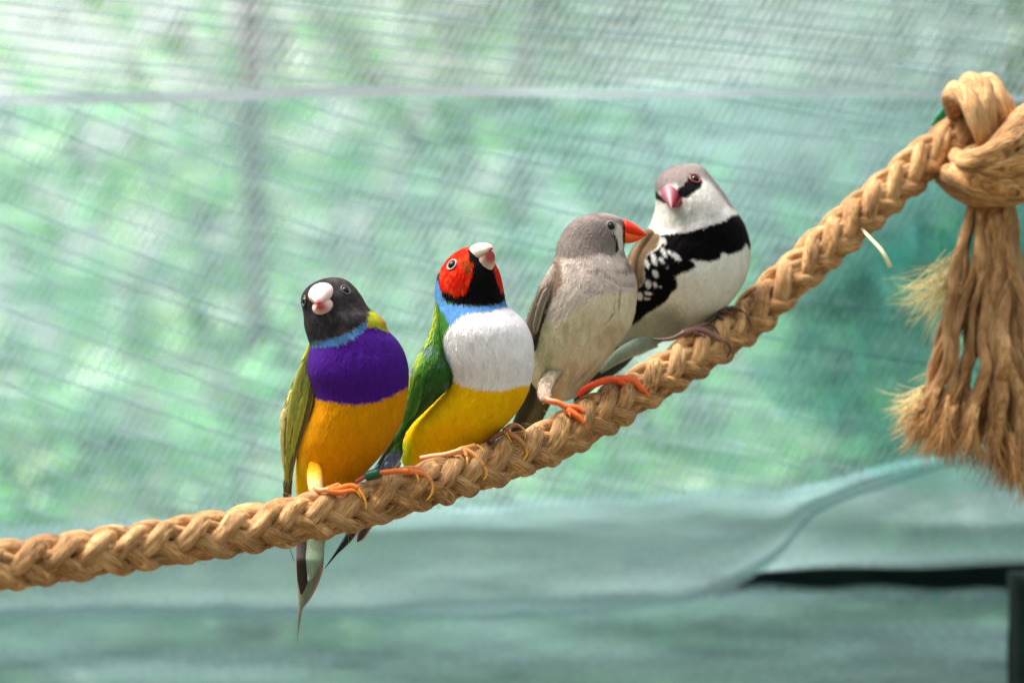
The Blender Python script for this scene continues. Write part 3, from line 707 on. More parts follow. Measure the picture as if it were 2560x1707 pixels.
def eye(parent, pos, nrm, r, ring_col, ring=1.35, iris=None):
    pos = np.array(pos); nrm = np.array(nrm, float); nrm /= np.linalg.norm(nrm)
    th = np.linspace(0.001, np.pi-.001, 20); n = 28; a = np.linspace(0, 2*np.pi, n, endpoint=False)
    u = np.cross(nrm, [0, 0, 1.0]); u /= np.linalg.norm(u); v = np.cross(nrm, u)
    c = pos-nrm*r*.35
    V = (c+r*(np.cos(th)[:, None, None]*nrm+np.sin(th)[:, None, None]*(np.cos(a)[None, :, None]*u+np.sin(a)[None, :, None]*v))).reshape(-1, 3)
    o = mesh('eye', V, gridF(20, n), M_eye, parent)
    Rr = r*ring; rr = r*(ring-1)*.62+.00012; b = np.linspace(0, 2*np.pi, 10, endpoint=False)
    V = []
    for x in a:
        rad = np.cos(x)*u+np.sin(x)*v*1.08
        for y in b: V.append(pos+nrm*r*.1+rad*(Rr-rr*.3)+rr*(np.cos(y)*rad+.7*np.sin(y)*nrm))
    F = [(i*10+j, ((i+1) % n)*10+j, ((i+1) % n)*10+(j+1) % 10, i*10+(j+1) % 10) for i in range(n) for j in range(10)]
    cc = np.tile(np.array(ring_col), (len(V), 1)); cc[:, :3] *= (1+.2*np.sin(np.arange(len(V))*2.3))[:, None]
    mesh('eye_ring', V, F, M_skin, o, col=cc)
    return o
def cone(name, parent, C, U, Vv, Tp, B, colf, p=.72, n=30, sides=32, flat_v=None):
    """mandible: base ellipse (C; U, V half axes), tip Tp, belly B along the way"""
    C, U, Vv, Tp, B = [np.array(x, float) for x in (C, U, Vv, Tp, B)]
    u = (1-np.cos(np.linspace(0, np.pi, n)))/2
    a = np.linspace(0, 2*np.pi, sides, endpoint=False)
    r = (1-u)**p; r[-1] = .02
    ctr = C+(Tp-C)*u[:, None]+B*(4*u*(1-u))[:, None]
    sv = np.sin(a)
    V = ctr[:, None, :]+r[:, None, None]*(np.cos(a)[None, :, None]*U+sv[None, :, None]*Vv)
    uu = np.repeat(u, sides); aa = np.tile(a, n)
    F = [tuple(q) for q in gridF(n, sides)]+[tuple(range(sides))[::-1], tuple(range((n-1)*sides, n*sides))]
    return mesh(name, V.reshape(-1, 3), F, M_beak, parent, col=colf(uu, aa))
def mixc(c1, c2, f):
    f = np.clip(f, 0, 1)[:, None]; return np.array(c1)*(1-f)+np.array(c2)*f
def limb(parent, name, pts, rad, c0, c1, lift=.0012, nn=26, ridge=.06, sides=10, onrope=True, depth=None):
    """a tarsus, toe or claw lying along picture points, on the face of the rope"""
    Q = catmull([(a, b) for a, b in pts], nn)
    if depth is None: D = [rope_front(x, y, lift) for x, y in Q]
    else: D = np.interp(np.linspace(0, 1, nn), np.linspace(0, 1, len(depth)), depth)
    ker = np.ones(5)/5; D = np.convolve(np.pad(D, 2, mode='edge'), ker, 'valid')
    P = WA(Q[:, 0], Q[:, 1], D)
    R = np.interp(np.linspace(0, 1, nn), np.linspace(0, 1, len(rad)), rad)*S*(1.34 if name == 'toe' else 1.25 if name == 'claw' else 1)*(1+ridge*np.sin(np.arange(nn)*2.2))
    u = np.linspace(0, 1, nn); c = mixc(c0, c1, u)
    return tube(name, P, R, M_skin, parent, sides, col=c)
def foot(parent, tarsus, trad, tcol, toes, tdepth=None, tcol2=None):
    leg = limb(parent, 'leg', tarsus, trad, tcol, tcol2 or tcol, lift=.0022, depth=tdepth, nn=30)
    for pts, r, c0, c1, ccol, frac in toes:
        Q = catmull(pts, 40); k = int(40*frac)
        toe = limb(leg, 'toe', Q[:k:3], r, c0, c1, lift=.0026)
        if k < 38: limb(leg, 'claw', Q[k-2::2], [r[-1]*.85, r[-1]*.7, r[-1]*.22], c1, ccol, lift=.0024, ridge=0)
    return leg
def blade(name, parent, pts, wid, depth, c_mid, c_edge, nn=36, cs=7, curl=.25, seed=0, tipp=.6, rootp=.35):
    """one feather: shaft line in picture px, width profile, cupped vane"""
    Q = catmull(pts, nn); u = np.linspace(0, 1, nn)
    D = np.interp(u, np.linspace(0, 1, len(depth)), depth)
    P = WA(Q[:, 0], Q[:, 1], D); T2 = np.gradient(P, axis=0); T2 /= np.linalg.norm(T2, axis=1)[:, None]
    Sd = np.cross(T2, [0, 1.0, 0]); Sd /= np.linalg.norm(Sd, axis=1)[:, None]; Nn = np.cross(Sd, T2); Nn *= np.where(Nn[:, 1:2] > 0, -1, 1)
    prof = np.minimum(1, (u/.12+rootp))*np.clip((1-u)/.45, 0, 1)**tipp
    if hasattr(wid, '__len__'): wv = np.interp(u, np.linspace(0, 1, len(wid)), wid); prof = np.ones(nn)
    else: wv = np.full(nn, wid)
    wv = wv*prof*S
    v = np.linspace(-1, 1, cs); top = []
    for z in (0, 1):
        for i in range(nn):
            for x in v:
                top.append(P[i]+Sd[i]*x*wv[i]+Nn[i]*(wv[i]*curl*(1-x*x)+.0002*z*(1-abs(x))-z*.0002))
    V = np.array(top); F = [tuple(q) for q in gridF(nn, cs, False)]; m = nn*cs
    F += [tuple(x+m for x in q[::-1]) for q in gridF(nn, cs, False)]
    X = np.tile(np.abs(v), nn); U_ = np.repeat(u, cs)
    f = np.clip((X-.62)/.3, 0, 1); C = mixc(c_mid, c_edge, f)
    C[:, :3] *= (1+.22*fbm(U_*14+np.tile(v, nn)*5, np.tile(v, nn)*3, seed))[:, None]
    return mesh(name, V, F, M_feather, parent, col=np.vstack([C, C]))

def c1(x, y): return (660+x/3.92, 660+y/3.92)
def c3(x, y): return (960+x/3.92, 580+y/3.92)
def c7(x, y): return (1560+x/4.355, 380+y/4.355)
ORANGE = lin(236, 122, 44); PINKO = lin(238, 150, 92); CLAW = lin(236, 190, 40); PALE = lin(240, 166, 104)
GRP = 'finches perched along the rope'

# ================================================================== bird 1: black head, purple breast
Y1 = float(rope_y(860))
f1 = tag(empty('finch', W(860, 1215, Y1)), 'black headed finch with deep purple breast and amber belly, leftmost on the rope', 'finch', GRP)
out = [(838, 693), (808, 697), (776, 712), (757, 734), (753, 755), (759, 782), (762, 818), (770, 846), (776, 866), (771, 890), (768, 915), (771, 941), (780, 966), (786, 990), (783, 1018), (762, 1069), (746, 1112), (738, 1158), (736, 1204), (739, 1240), (752, 1275), (785, 1292), (830, 1275), (866, 1236), (891, 1205), (915, 1179), (941, 1151), (971, 1113), (999, 1064), (1014, 1015), (1021, 961), (1020, 915), (1009, 877), (992, 849), (970, 826), (962, 804), (943, 785), (921, 770), (902, 738), (884, 715), (864, 699)]
b1 = Blob(out, (.0, -1), Y1+.012, [(0, 85), (.2, 55), (.45, 15), (.62, 0), (.8, -5), (1, 0)], [(0, .55), (.25, .8), (.5, .95), (.62, .98), (.72, .9), (.8, .95), (1, 1)], [(0, .6), (.5, .7), (1, .95)], seed=1)
HEAD = lin(52, 49, 53); BLUE = lin(76, 134, 188); PURP = lin(74, 28, 136); AMB = lin(224, 152, 4)
collar_up = [c1(470, 740), c1(560, 745), c1(650, 720), c1(760, 690), c1(860, 640), c1(930, 590), c1(1000, 545)]
collar_lo = [c1(1015, 600), c1(950, 655), c1(860, 720), c1(750, 775), c1(640, 790), c1(550, 800), c1(470, 800)]
head_poly = [(740, 680), (900, 680), (925, 760), c1(1005, 550)]+collar_up[::-1]+[(760, 860), (740, 800)]
breast = collar_lo[::-1]+[c1(1100, 600), (1000, 820), (1060, 880), (1060, 950), c1(1415, 1180), c1(1280, 1262), c1(1100, 1340), c1(880, 1368), c1(700, 1342), c1(540, 1312), (780, 985), (750, 920), (760, 870)]
mantle = [c1(1015, 420), (990, 760), (1010, 800), (968, 828), c1(1100, 605), c1(1030, 600), c1(1010, 540)]
col1 = painter(AMB, [
    ([(730, 1150), (790, 1150), (795, 1200), (780, 1290), (730, 1290)], lin(222, 178, 10), 6),
    ([(770, 1175), (800, 1180), (806, 1240), (775, 1240)], lin(240, 225, 170), 4),
    ([(755, 838), (830, 838), (830, 885), (755, 885)], lin(60, 90, 110)), (breast, PURP), (mantle, lin(170, 180, 40)), ([c1(1080, 470), c1(1200, 480), c1(1200, 620), c1(1150, 600)], lin(196, 150, 50), 3),
    (head_poly, HEAD), (lambda x, y: .85*((fbm(x/13, y/10, 101) > .08) & (y < 850) & (x > 800) & pip(x, y, head_poly)), lin(78, 70, 70), 3), (lambda x, y: .7*((fbm(x/6, y/6, 103) > .1) & pip(x, y, head_poly)), lin(34, 31, 34), 2), (collar_up+collar_lo, BLUE, 1.0),
    ([c1(480, 745), c1(560, 745), c1(550, 800), c1(480, 790)], lin(80, 110, 130), 2)], back=lin(120, 140, 40), seed=10)
b1.build('body', f1, col1, M_plume, strands=60000)
# beak
p1 = b1.front(806, 738); nrm = np.array([-.1, -1, -.2])
WHT = lin(240, 212, 208); PNK = lin(205, 80, 90)
def ucol(u, a): return mixc(WHT, PNK, np.clip((u-.84)/.14, 0, 1))
def lcol(u, a): return mixc(lin(238, 205, 198), lin(186, 70, 76), np.clip((u-.62)/.3, 0, 1))
bk = cone('beak', f1, W(804, 735, p1[1]+.003), (.0066, 0, .0006), (0, .0004, .0056), W(795, 757, p1[1]-.0105), (0, -.0016, .0010), ucol, p=.68)
cone('lower_beak', bk, W(812, 765, p1[1]+.003), (.0066, 0, .0008), (0, 0, .0054), W(798, 764, p1[1]-.0098), (.0004, 0, -.0004), lcol, p=.62)
eye(f1, b1.front(864, 725), b1.normal(864, 725), .0021, lin(84, 82, 78), 1.2)
eye(f1, b1.front(761, 752), np.array([-.93, -.33, .1]), .0020, lin(84, 82, 78), 1.2)
# wing
wo = [(774, 852), (762, 884), (739, 941), (719, 989), (703, 1037), (700, 1064), (701, 1110), (707, 1145), (708, 1184), (706, 1245), (712, 1275), (722, 1245), (730, 1178), (744, 1118), (766, 1055), (786, 1010), (784, 966), (774, 915), (779, 870)]
w1 = Blob(wo, (.08, -1), Y1+.010, [(0, 70), (.3, 40), (1, 0)], [(0, .5), (1, .8)], [(0, .5), (1, .5)], M=110, Nn=60, seed=3)
OL = lin(150, 160, 60); OLL = lin(214, 200, 130)
cw1 = painter(OL, [(lambda x, y: x < 712+np.clip((1040-y)/186, 0, 1)*45, OLL, 4), (lambda x, y: (np.sin(x/2.6+y/38) > .55) & (y < 1180), lin(110, 112, 30), 1), (lambda x, y: y > 1190, lin(92, 74, 52), 4), (lambda x, y: (y < 885), lin(190, 195, 70), 3)], seed=14, stretch=(4, 40))
wing = w1.build('wing', f1, cw1, M_feather, strands=5000, slen=(10, 20), swid=1.4)
for i, (pl, wd) in enumerate([([(760, 905), (738, 980), (724, 1060), (716, 1120)], 9), ([(772, 930), (757, 1010), (738, 1090), (722, 1160)], 9), ([(778, 965), (770, 1020), (750, 1090), (730, 1160), (718, 1235)], 8), ([(722, 1010), (709, 1070), (707, 1130), (712, 1190)], 6)]):
    dd = [w1.front(max(x, 704), y)[1]-.0006 for x, y in pl]
    blade('feather', wing, pl, wd, dd, [OL, lin(138, 150, 50), lin(90, 84, 40), OLL][i], [OLL, lin(190, 185, 110), lin(160, 150, 80), lin(228, 205, 160)][i], seed=i, curl=.3)
# tail
tb = Y1+.024
tl = tag(blade('tail', f1, [(778, 1230), (776, 1330), (774, 1420), (764, 1480), (752, 1520), (747, 1560), (742, 1600)], [30, 36, 34, 20, 5, 2.4, .6], [tb+.008, tb, tb-.002, tb-.004, tb-.004], lin(112, 124, 100), lin(180, 140, 124), curl=.2), None)
blade('feather', tl, [(765, 1240), (760, 1340), (758, 1400), (757, 1450), (753, 1485)], [14, 18, 17, 14, 2], [tb+.004, tb-.0085, tb-.010], lin(40, 30, 24), lin(58, 44, 34), curl=.15, seed=3)
blade('feather', tl, [(797, 1240), (790, 1340), (785, 1400), (776, 1440), (770, 1452)], [18, 24, 21, 8, 1], [tb+.004, tb-.009, tb-.012], lin(120, 142, 118), lin(104, 128, 108), curl=.12, seed=5)
# legs
thb = Blob([(778, 1140), (768, 1175), (770, 1205), (778, 1228), (793, 1234), (806, 1226), (806, 1195), (798, 1160)], (.05, -1), Y1+.001, [(0, -38), (.5, 0), (1, 75)], [(0, .8), (1, .8)], [(0, .8), (1, .8)], M=60, Nn=50, seed=61)
thb.build('thigh', f1, painter(lin(238, 222, 178), [(lambda x, y: y < 1196, lin(238, 196, 60), 12), (lambda x, y: y < 1172, AMB, 10)], seed=61), M_plume, strands=3500, slen=(6, 12))
foot(f1, [(788, 1216), (794, 1222), (804, 1225), (822, 1224)], [6.5, 6.5, 6, 6], PINKO, [
    ([(815, 1224), (832, 1217), (846, 1211), (851, 1218), (853, 1234)], [5, 4.5, 3.2], ORANGE, PINKO, CLAW, .62),
    ([(818, 1226), (845, 1222), (870, 1214), (890, 1217), (907, 1238), (915, 1258), (915, 1275)], [5.5, 5, 3.8], ORANGE, lin(240, 140, 50), CLAW, .55),
    ([(818, 1228), (850, 1231), (875, 1226), (893, 1230), (903, 1245)], [5, 4.5, 3], ORANGE, ORANGE, CLAW, .7)],
    tdepth=[Y1-.006, Y1-.010, Y1-.0125, Y1-.013], tcol2=PINKO)
lg = foot(f1, [(888, 1206), (915, 1190), (940, 1183), (965, 1180), (1000, 1176), (1022, 1177)], [5, 6, 6.5, 7.5, 7.5, 7], lin(170, 80, 45), [
    ([(1018, 1176), (1034, 1179), (1043, 1190), (1047, 1206)], [5, 4.5, 3.5], ORANGE, lin(240, 150, 50), CLAW, .6),
    ([(1015, 1178), (1045, 1180), (1064, 1187), (1079, 1206), (1081, 1226), (1074, 1242), (1063, 1252)], [6, 5, 4], ORANGE, PINKO, CLAW, .5),
    ([(1015, 1172), (1040, 1172), (1056, 1177), (1066, 1188)], [4.5, 4.5, 3.2], ORANGE, ORANGE, CLAW, .7)], tdepth=[Y1+.002, Y1+.0, Y1-.003, Y1-.006, Y1-.009], tcol2=ORANGE)
bp = WA(np.linspace(917, 950, 8), np.linspace(1190, 1181, 8), np.linspace(Y1-.0005, Y1-.0035, 8))
tube('leg_band', bp, .0026, M_band, f1, 20)

# ================================================================== bird 2: red face, white breast
Y2 = float(rope_y(1160))
f2 = tag(empty('finch', W(1160, 1130, Y2)), 'red faced finch with white breast and bright yellow belly, head tilted up', 'finch', GRP)
out = [(1169, 617), (1149, 625), (1126, 640), (1105, 667), (1093, 692), (1088, 723), (1088, 752), (1088, 784), (1090, 812), (1092, 850), (1100, 900), (1115, 945), (1112, 975), (1091, 999), (1053, 1035), (1022, 1066), (1007, 1099), (1001, 1135), (1005, 1160), (1025, 1182), (1080, 1190), (1140, 1170), (1190, 1135), (1221, 1106), (1252, 1074), (1272, 1055), (1299, 1020), (1316, 989), (1326, 958), (1333, 924), (1335, 886), (1330, 845), (1315, 810), (1292, 784), (1267, 764), (1262, 743), (1258, 720), (1249, 682), (1234, 652), (1222, 630), (1200, 617)]
b2 = Blob(out, (.0, -1), Y2+.012, [(0, 85), (.2, 50), (.42, 10), (.65, 0), (.85, 12), (1, 10)], [(0, .5), (.25, .72), (.5, .92), (.66, .98), (.74, .85), (.85, .98), (1, 1)], [(0, .5), (.5, .6), (1, .95)], seed=2)
RED = lin(204, 22, 6); BLK = lin(9, 8, 9); BLU2 = lin(92, 148, 208); WHB = lin(248, 245, 247); YEL = lin(252, 198, 4)
red = [(1130, 600), (1190, 600), c3(830, 150), c3(835, 260), c3(870, 300), c3(860, 420), c3(845, 460), c3(790, 612), c3(680, 600), c3(590, 565), c3(545, 530), c3(545, 430), c3(570, 340), (1090, 640)]
redr = [c3(1065, 280), (1250, 640), (1275, 700), c3(1175, 575), c3(1145, 590), c3(1100, 460), c3(1068, 380)]
black = [c3(520, 430), c3(560, 560), c3(570, 620), c3(620, 672), c3(730, 700), c3(850, 712), c3(1000, 715), c3(1130, 690), (1270, 740), (1270, 715), c3(1160, 540), c3(1060, 300), (1240, 600), (1170, 590), c3(840, 260), c3(870, 400), c3(800, 500), c3(545, 380)]
bluep = [(1070, 670), c3(555, 370), c3(560, 560), c3(580, 640), c3(640, 690), c3(850, 700), c3(1000, 700), c3(1130, 680), (1290, 735), (1275, 768), c3(1100, 755), c3(1000, 785), c3(900, 780), c3(800, 795), c3(700, 855), c3(640, 910), c3(590, 800), c3(520, 700), (1075, 745)]
wh = [c3(1290, 700), c3(1200, 715), c3(1060, 770), c3(1000, 787), c3(900, 783), c3(800, 795), c3(700, 855), c3(640, 915), c3(590, 1000), c3(585, 1060), c3(600, 1150), c3(640, 1280), c3(680, 1400), (1132, 951), (1155, 960), (1180, 966), (1206, 971), (1239, 974), (1275, 969), (1300, 961), (1345, 957), (1360, 850), (1330, 780)]
col2 = painter(YEL, [
    ([(980, 1110), (1030, 1090), (1035, 1200), (980, 1200)], lin(215, 215, 20), 8),
    ([(1060, 740), (1140, 740), (1135, 800), (1112, 850), (1128, 900), (1140, 945), (1110, 985), (1060, 1010)], lin(70, 130, 50), 2),
    ([(1100, 640), (1130, 600), (1270, 600), (1275, 740), (1110, 735)], BLK, .5), (bluep, BLU2, 1.2), (wh, WHB, 1.4),
    (lambda x, y: (y > 905+8*np.sin(x/9)) & (y < 950) & (x > 1150) & (x < 1330) & (fbm(x/5, y/30, 31) > .2), lin(222, 220, 236), 5),
    (lambda x, y: (x < 1128) & (y > 850) & (y < 930) & (x > 1105) & (fbm(x/5, y/20, 32) > 0), lin(170, 178, 200), 4),
    (black, BLK, .8), (red, RED, .9), (redr, RED, 1.0),
    (lambda x, y: .5*((fbm(x/6, y/7, 105) > .1) & (pip(x, y, red) | pip(x, y, redr))), lin(226, 92, 30), 1.6),
    ([c3(760, 260), c3(860, 290), c3(850, 420), c3(790, 380)], lin(130, 60, 20), 5)], back=lin(60, 120, 40), seed=20)
b2.build('body', f2, col2, M_plume, strands=60000)
p2 = b2.front(1205, 650)
def u2(u, a): return mixc(lin(246, 232, 222), lin(196, 60, 70), np.clip((u-.74)/.2, 0, 1)+np.clip(-np.sin(a)-.55, 0, 1)*1.4)
def l2(u, a): return mixc(lin(238, 222, 205), lin(186, 84, 90), np.clip((u-.35)/.4, 0, 1))
bk = cone('beak', f2, W(1195, 636, p2[1]+.004), (.0052, .0, .0012), (-.0012, .0006, .0052), W(1233, 621, p2[1]-.0085), (-.0003, -.0008, .0012), u2, p=.78)
cone('lower_beak', bk, W(1207, 663, p2[1]+.003), (.0052, -.0, .0), (-.0004, 0, .0050), W(1230, 630, p2[1]-.0062), (.0006, -.001, -.0003), l2, p=.62)
eye(f2, b2.front(1130, 662), b2.normal(1130, 662), .0022, lin(140, 134, 132), 1.26)
wo = [(1090, 752), (1086, 790), (1077, 825), (1065, 855), (1042, 899), (1022, 937), (1020, 959), (1015, 1015), (1002, 1063), (971, 1117), (938, 1168), (932, 1185), (950, 1190), (985, 1165), (1002, 1140), (1006, 1098), (1024, 1064), (1056, 1032), (1094, 995), (1124, 962), (1132, 930), (1122, 900), (1113, 872), (1108, 845), (1105, 800)]
w2 = Blob(wo, (.42, -1), Y2+.006, [(0, 60), (.35, 30), (.7, -5), (1, 0)], [(0, .5), (.5, .8), (1, .8)], [(0, .4), (1, .6)], M=140, Nn=80, seed=5)
GN = lin(78, 142, 40); GY = lin(158, 178, 24); GDK = lin(40, 92, 28); GBL = lin(90, 120, 120)
cw2 = painter(GN, [(lambda x, y: x+(y-760)*.42 < 1112, GY, 5), (lambda x, y: (x+(y-760)*.42 > 1140) & (y > 850), GDK, 5),
    (lambda x, y: (fbm(x/22, y/30, 41) > .18) & (y > 860) & (y < 1000), GBL, 4), (lambda x, y: (y > 1080) & (x < 985+(1080-y)*.3), lin(38, 44, 30), 4),
    ([(1089, 745), (1120, 745), (1125, 800), (1100, 815)], lin(60, 150, 90), 4), (lambda x, y: (y > 1120) & (x > 950), lin(100, 112, 150), 5)], seed=24, stretch=(5, 40))
wing = w2.build('wing', f2, cw2, M_feather, strands=14000, slen=(8, 16), swid=1.4)
for i, (pl, wd) in enumerate([([(1072, 900), (1048, 970), (1020, 1050), (975, 1120)], 13), ([(1098, 925), (1072, 990), (1035, 1040), (990, 1110)], 11), ([(1048, 935), (1028, 1010), (1005, 1070), (950, 1150)], 10), ([(1010, 1060), (985, 1105), (955, 1150), (928, 1190)], 8)]):
    dd = [w2.front(x, y)[1]-.0005 for x, y in pl]
    blade('feather', wing, pl, wd, dd, [lin(56, 110, 40), lin(34, 70, 26), lin(76, 126, 34), lin(52, 60, 30)][i], [lin(100, 150, 70), lin(60, 96, 40), lin(130, 160, 50), lin(110, 120, 90)][i], seed=i+9, curl=.25)
tb = Y2+.022
tl = blade('tail', f2, [(985, 1140), (940, 1220), (905, 1290), (870, 1345), (840, 1383), (812, 1420)], [18, 18, 14, 11, 4, .8], [tb, tb+.004, tb+.004], lin(18, 24, 22), lin(110, 130, 140), curl=.2)
blade('feather', tl, [(990, 1150), (955, 1230), (925, 1295), (902, 1338), (893, 1354)], [16, 18, 16, 12, 2], [tb, tb+.003, tb+.001], lin(44, 52, 44), lin(210, 160, 140), curl=.2, seed=2)
blade('feather', tl, [(1000, 1120), (985, 1150), (965, 1180), (950, 1215)], [12, 16, 14, 6], [tb-.006, tb-.008, tb-.002], lin(92, 104, 140), lin(205, 205, 200), curl=.2, seed=4)
foot(f2, [(1052, 1146), (1080, 1141), (1117, 1136), (1155, 1124)], [7, 7.5, 7.5, 7], lin(222, 150, 110), [
    ([(1150, 1124), (1172, 1117), (1190, 1113), (1204, 1121), (1209, 1134), (1206, 1148)], [5.5, 4.5, 3.8], PALE, lin(236, 170, 90), CLAW, .45),
    ([(1150, 1126), (1162, 1132), (1168, 1146), (1167, 1163)], [4.5, 4, 3.4], PALE, lin(236, 160, 80), CLAW, .55),
    ([(1152, 1122), (1178, 1132), (1198, 1152), (1211, 1168), (1216, 1186), (1207, 1202)], [6, 5, 4], PALE, lin(236, 160, 80), CLAW, .6)], tcol2=PALE,
    tdepth=[Y2+.0, Y2-.004, Y2-.009, Y2-.0118])
BRO = lin(176, 100, 52)
foot(f2, [(1222, 1106), (1240, 1090), (1262, 1080), (1272, 1078)], [7, 7, 6, 6], lin(84, 48, 36), [
    ([(1262, 1076), (1278, 1064), (1294, 1063), (1308, 1072), (1313, 1086), (1311, 1098)], [5.5, 5, 3.6], lin(190, 110, 70), lin(200, 130, 70), CLAW, .45),
    ([(1262, 1078), (1270, 1090), (1280, 1106)], [3.5, 3, 2], lin(200, 130, 60), CLAW, CLAW, .4),
    ([(1266, 1080), (1298, 1099), (1313, 1119), (1317, 1135), (1309, 1150)], [6, 5.5, 4], lin(176, 110, 70), lin(190, 130, 60), CLAW, .5)], tcol2=BRO)

# ================================================================== bird 3: grey, orange beak, in profile
Y3 = float(rope_y(1430))
f3 = tag(empty('finch', W(1430, 1010, Y3)), 'soft grey finch in profile with a pointed orange beak and cream belly', 'finch', GRP)
out = [(1504, 532), (1473, 536), (1447, 543), (1421, 563), (1404, 587), (1393, 612), (1388, 640), (1378, 668), (1366, 700), (1352, 735), (1340, 775), (1330, 820), (1322, 860), (1318, 900), (1322, 940), (1340, 975), (1365, 998), (1402, 1004), (1440, 994), (1452, 978), (1474, 953), (1502, 922), (1525, 887), (1555, 847), (1574, 820), (1584, 795), (1590, 760), (1593, 728), (1590, 697), (1580, 673), (1568, 652), (1560, 628), (1561, 606), (1563, 580), (1562, 558), (1555, 547), (1534, 537)]
b3 = Blob(out, (.30, -1), Y3+.014, [(0, 60), (.25, 30), (.6, 0), (1, 0)], [(0, .55), (.3, .8), (.6, .85), (.8, .75), (1, .85)], [(0, .5), (.5, .7), (1, .8)], seed=3)
def k5(x, y): return (1300+x/4.612, 500+y/4.612)
b3.grooves = [([k5(970, 880), k5(1060, 940), k5(1170, 985), k5(1300, 990)], 3.2, 7), ([k5(920, 950), k5(1050, 1010), k5(1180, 1060)], 2.6, 4), ([k5(1150, 1050), k5(1140, 1150), k5(1135, 1250)], 2.6, 5),
    ([k5(760, 540), k5(870, 580), k5(960, 600), k5(1050, 625)], 2.4, 5), ([k5(760, 1000), k5(840, 1070), k5(960, 1080)], 3, 3.5), ([k5(1090, 1180), k5(1080, 1300), k5(1000, 1400)], 3, 2.5),
    ([k5(380, 830), k5(450, 800), k5(500, 810)], 3, 3), ([k5(690, 1000), k5(740, 1080), k5(810, 1120)], 3, 3), ([(1520, 860), (1480, 920), (1440, 960)], 5, 4), ([(1440, 830), (1420, 900), (1400, 950)], 6, 4), ([(1480, 800), (1465, 870), (1440, 930)], 6, 3.5)]
HG = lin(134, 123, 118); BG = lin(206, 190, 180); CRM = lin(226, 212, 182); WB = lin(126, 103, 86)
def stroke(pl, wd):
    q = catmull(pl, 20)
    def f(x, y):
        dm = np.full(x.shape, 1e9)
        for i in range(19):
            ax, ay = q[i]; vx, vy = q[i+1]-q[i]
            tt = np.clip(((x-ax)*vx+(y-ay)*vy)/(vx*vx+vy*vy+1e-9), 0, 1); dm = np.minimum(dm, np.hypot(x-ax-tt*vx, y-ay-tt*vy))
        return dm < wd
    return f
DG = lin(96, 90, 86)
col3 = painter(CRM, [
    ([(1300, 780), (1404, 800), (1440, 765), (1473, 747), (1517, 731), (1600, 722), (1610, 600), (1560, 500), (1400, 500), (1350, 640), (1290, 800)], BG, 5),
    ([(1300, 900), (1360, 790), (1410, 700), (1400, 640), (1370, 640), (1300, 780)], WB, 5),
    ([k5(380, 640), k5(520, 650), k5(760, 640), k5(900, 610), k5(1050, 630), k5(1110, 590), k5(1130, 560), k5(1200, 580), (1590, 560), (1560, 500), (1400, 500), (1370, 600)], HG, 2.5),
    (lambda x, y: (fbm(x/16, y/9, 51) > .3) & (y < 680), lin(122, 114, 110), 3),
    (lambda x, y: (fbm(x/12, y/34, 52) > .25) & (y > 800), lin(200, 184, 150), 5),
    (lambda x, y: (fbm(x/9, y/40, 53) > .3) & (y > 760), lin(232, 224, 200), 3),
    (lambda x, y: (x > 1400) & (y > 970), lin(226, 218, 200), 4),
    ([k5(1060, 240), k5(1160, 270), k5(1200, 380), k5(1200, 560), k5(1130, 560), k5(1130, 420), k5(1080, 340)], lin(222, 218, 210), 1.0),
    (stroke([k5(1078, 380), k5(1105, 430), k5(1120, 480), k5(1108, 560)], 2.5), BLK, .6),
    (stroke([k5(1205, 290), k5(1195, 400), k5(1205, 500), k5(1190, 570)], 2.2), lin(60, 56, 54), .5)]
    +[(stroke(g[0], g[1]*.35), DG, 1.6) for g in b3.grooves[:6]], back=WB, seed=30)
b3.build('body', f3, col3, M_plume, strands=60000, slen=(5, 10), lift=.13, cm=1.2)
p3 = b3.front(1545, 580)
yb = Y3+.014
def u3(u, a): return mixc(lin(228, 30, 8), lin(240, 84, 12), np.clip(u, 0, 1))
def l3(u, a): return mixc(lin(240, 96, 20), lin(236, 60, 12), np.clip(u, 0, 1))
bk = cone('beak', f3, W(1559, 570, yb), (.0012, -.0062, .0), (.0, 0, .0046), W(1619, 589, yb-.002), (.0002, 0, .0009), u3, p=.8)
cone('lower_beak', bk, W(1559, 590, yb), (.0010, -.0056, .0), (.0, 0, .0040), W(1612, 589, yb-.002), (.0003, 0, -.0011), l3, p=.85)
eye(f3, b3.front(1528, 566), b3.normal(1528, 566)+np.array([0, -.7, -.1]), .0021, lin(150, 142, 134), 1.25)
wo = [(1384, 660), (1371, 680), (1354, 708), (1337, 747), (1315, 803), (1308, 850), (1310, 900), (1322, 905), (1340, 855), (1352, 818), (1372, 782), (1392, 752), (1402, 715), (1398, 680)]
w3 = Blob(wo, (.42, -1), Y3+.006, [(0, 30), (.5, 10), (1, 0)], [(0, .6), (.5, .9), (1, .7)], [(0, .5), (1, .5)], M=100, Nn=60, seed=8)
cw3 = painter(WB, [(lambda x, y: x+(y-660)*.44 > 1412, lin(58, 48, 40), 2.5), (lambda x, y: fbm(x/7, y/24, 61) > .25, lin(108, 92, 80), 2), (lambda x, y: y < 700, lin(170, 152, 138), 6)], seed=34, stretch=(5, 30))
wing = w3.build('wing', f3, cw3, M_feather, strands=6000, slen=(8, 16), swid=1.4)
for i, (pl, wd) in enumerate([([(1370, 720), (1352, 765), (1340, 815), (1338, 835)], 9), ([(1356, 720), (1338, 765), (1322, 815), (1316, 850)], 8), ([(1382, 735), (1366, 780), (1348, 830), (1336, 880)], 8)]):
    dd = [w3.front(x, y)[1]-.0006 for x, y in pl]
    blade('feather', wing, pl, wd, dd, [lin(128, 112, 102), lin(140, 122, 106), lin(66, 54, 44)][i], [lin(205, 192, 180), lin(160, 142, 126), lin(96, 80, 66)][i], seed=i+29, curl=.3, tipp=.4)
tb = Y3+.030
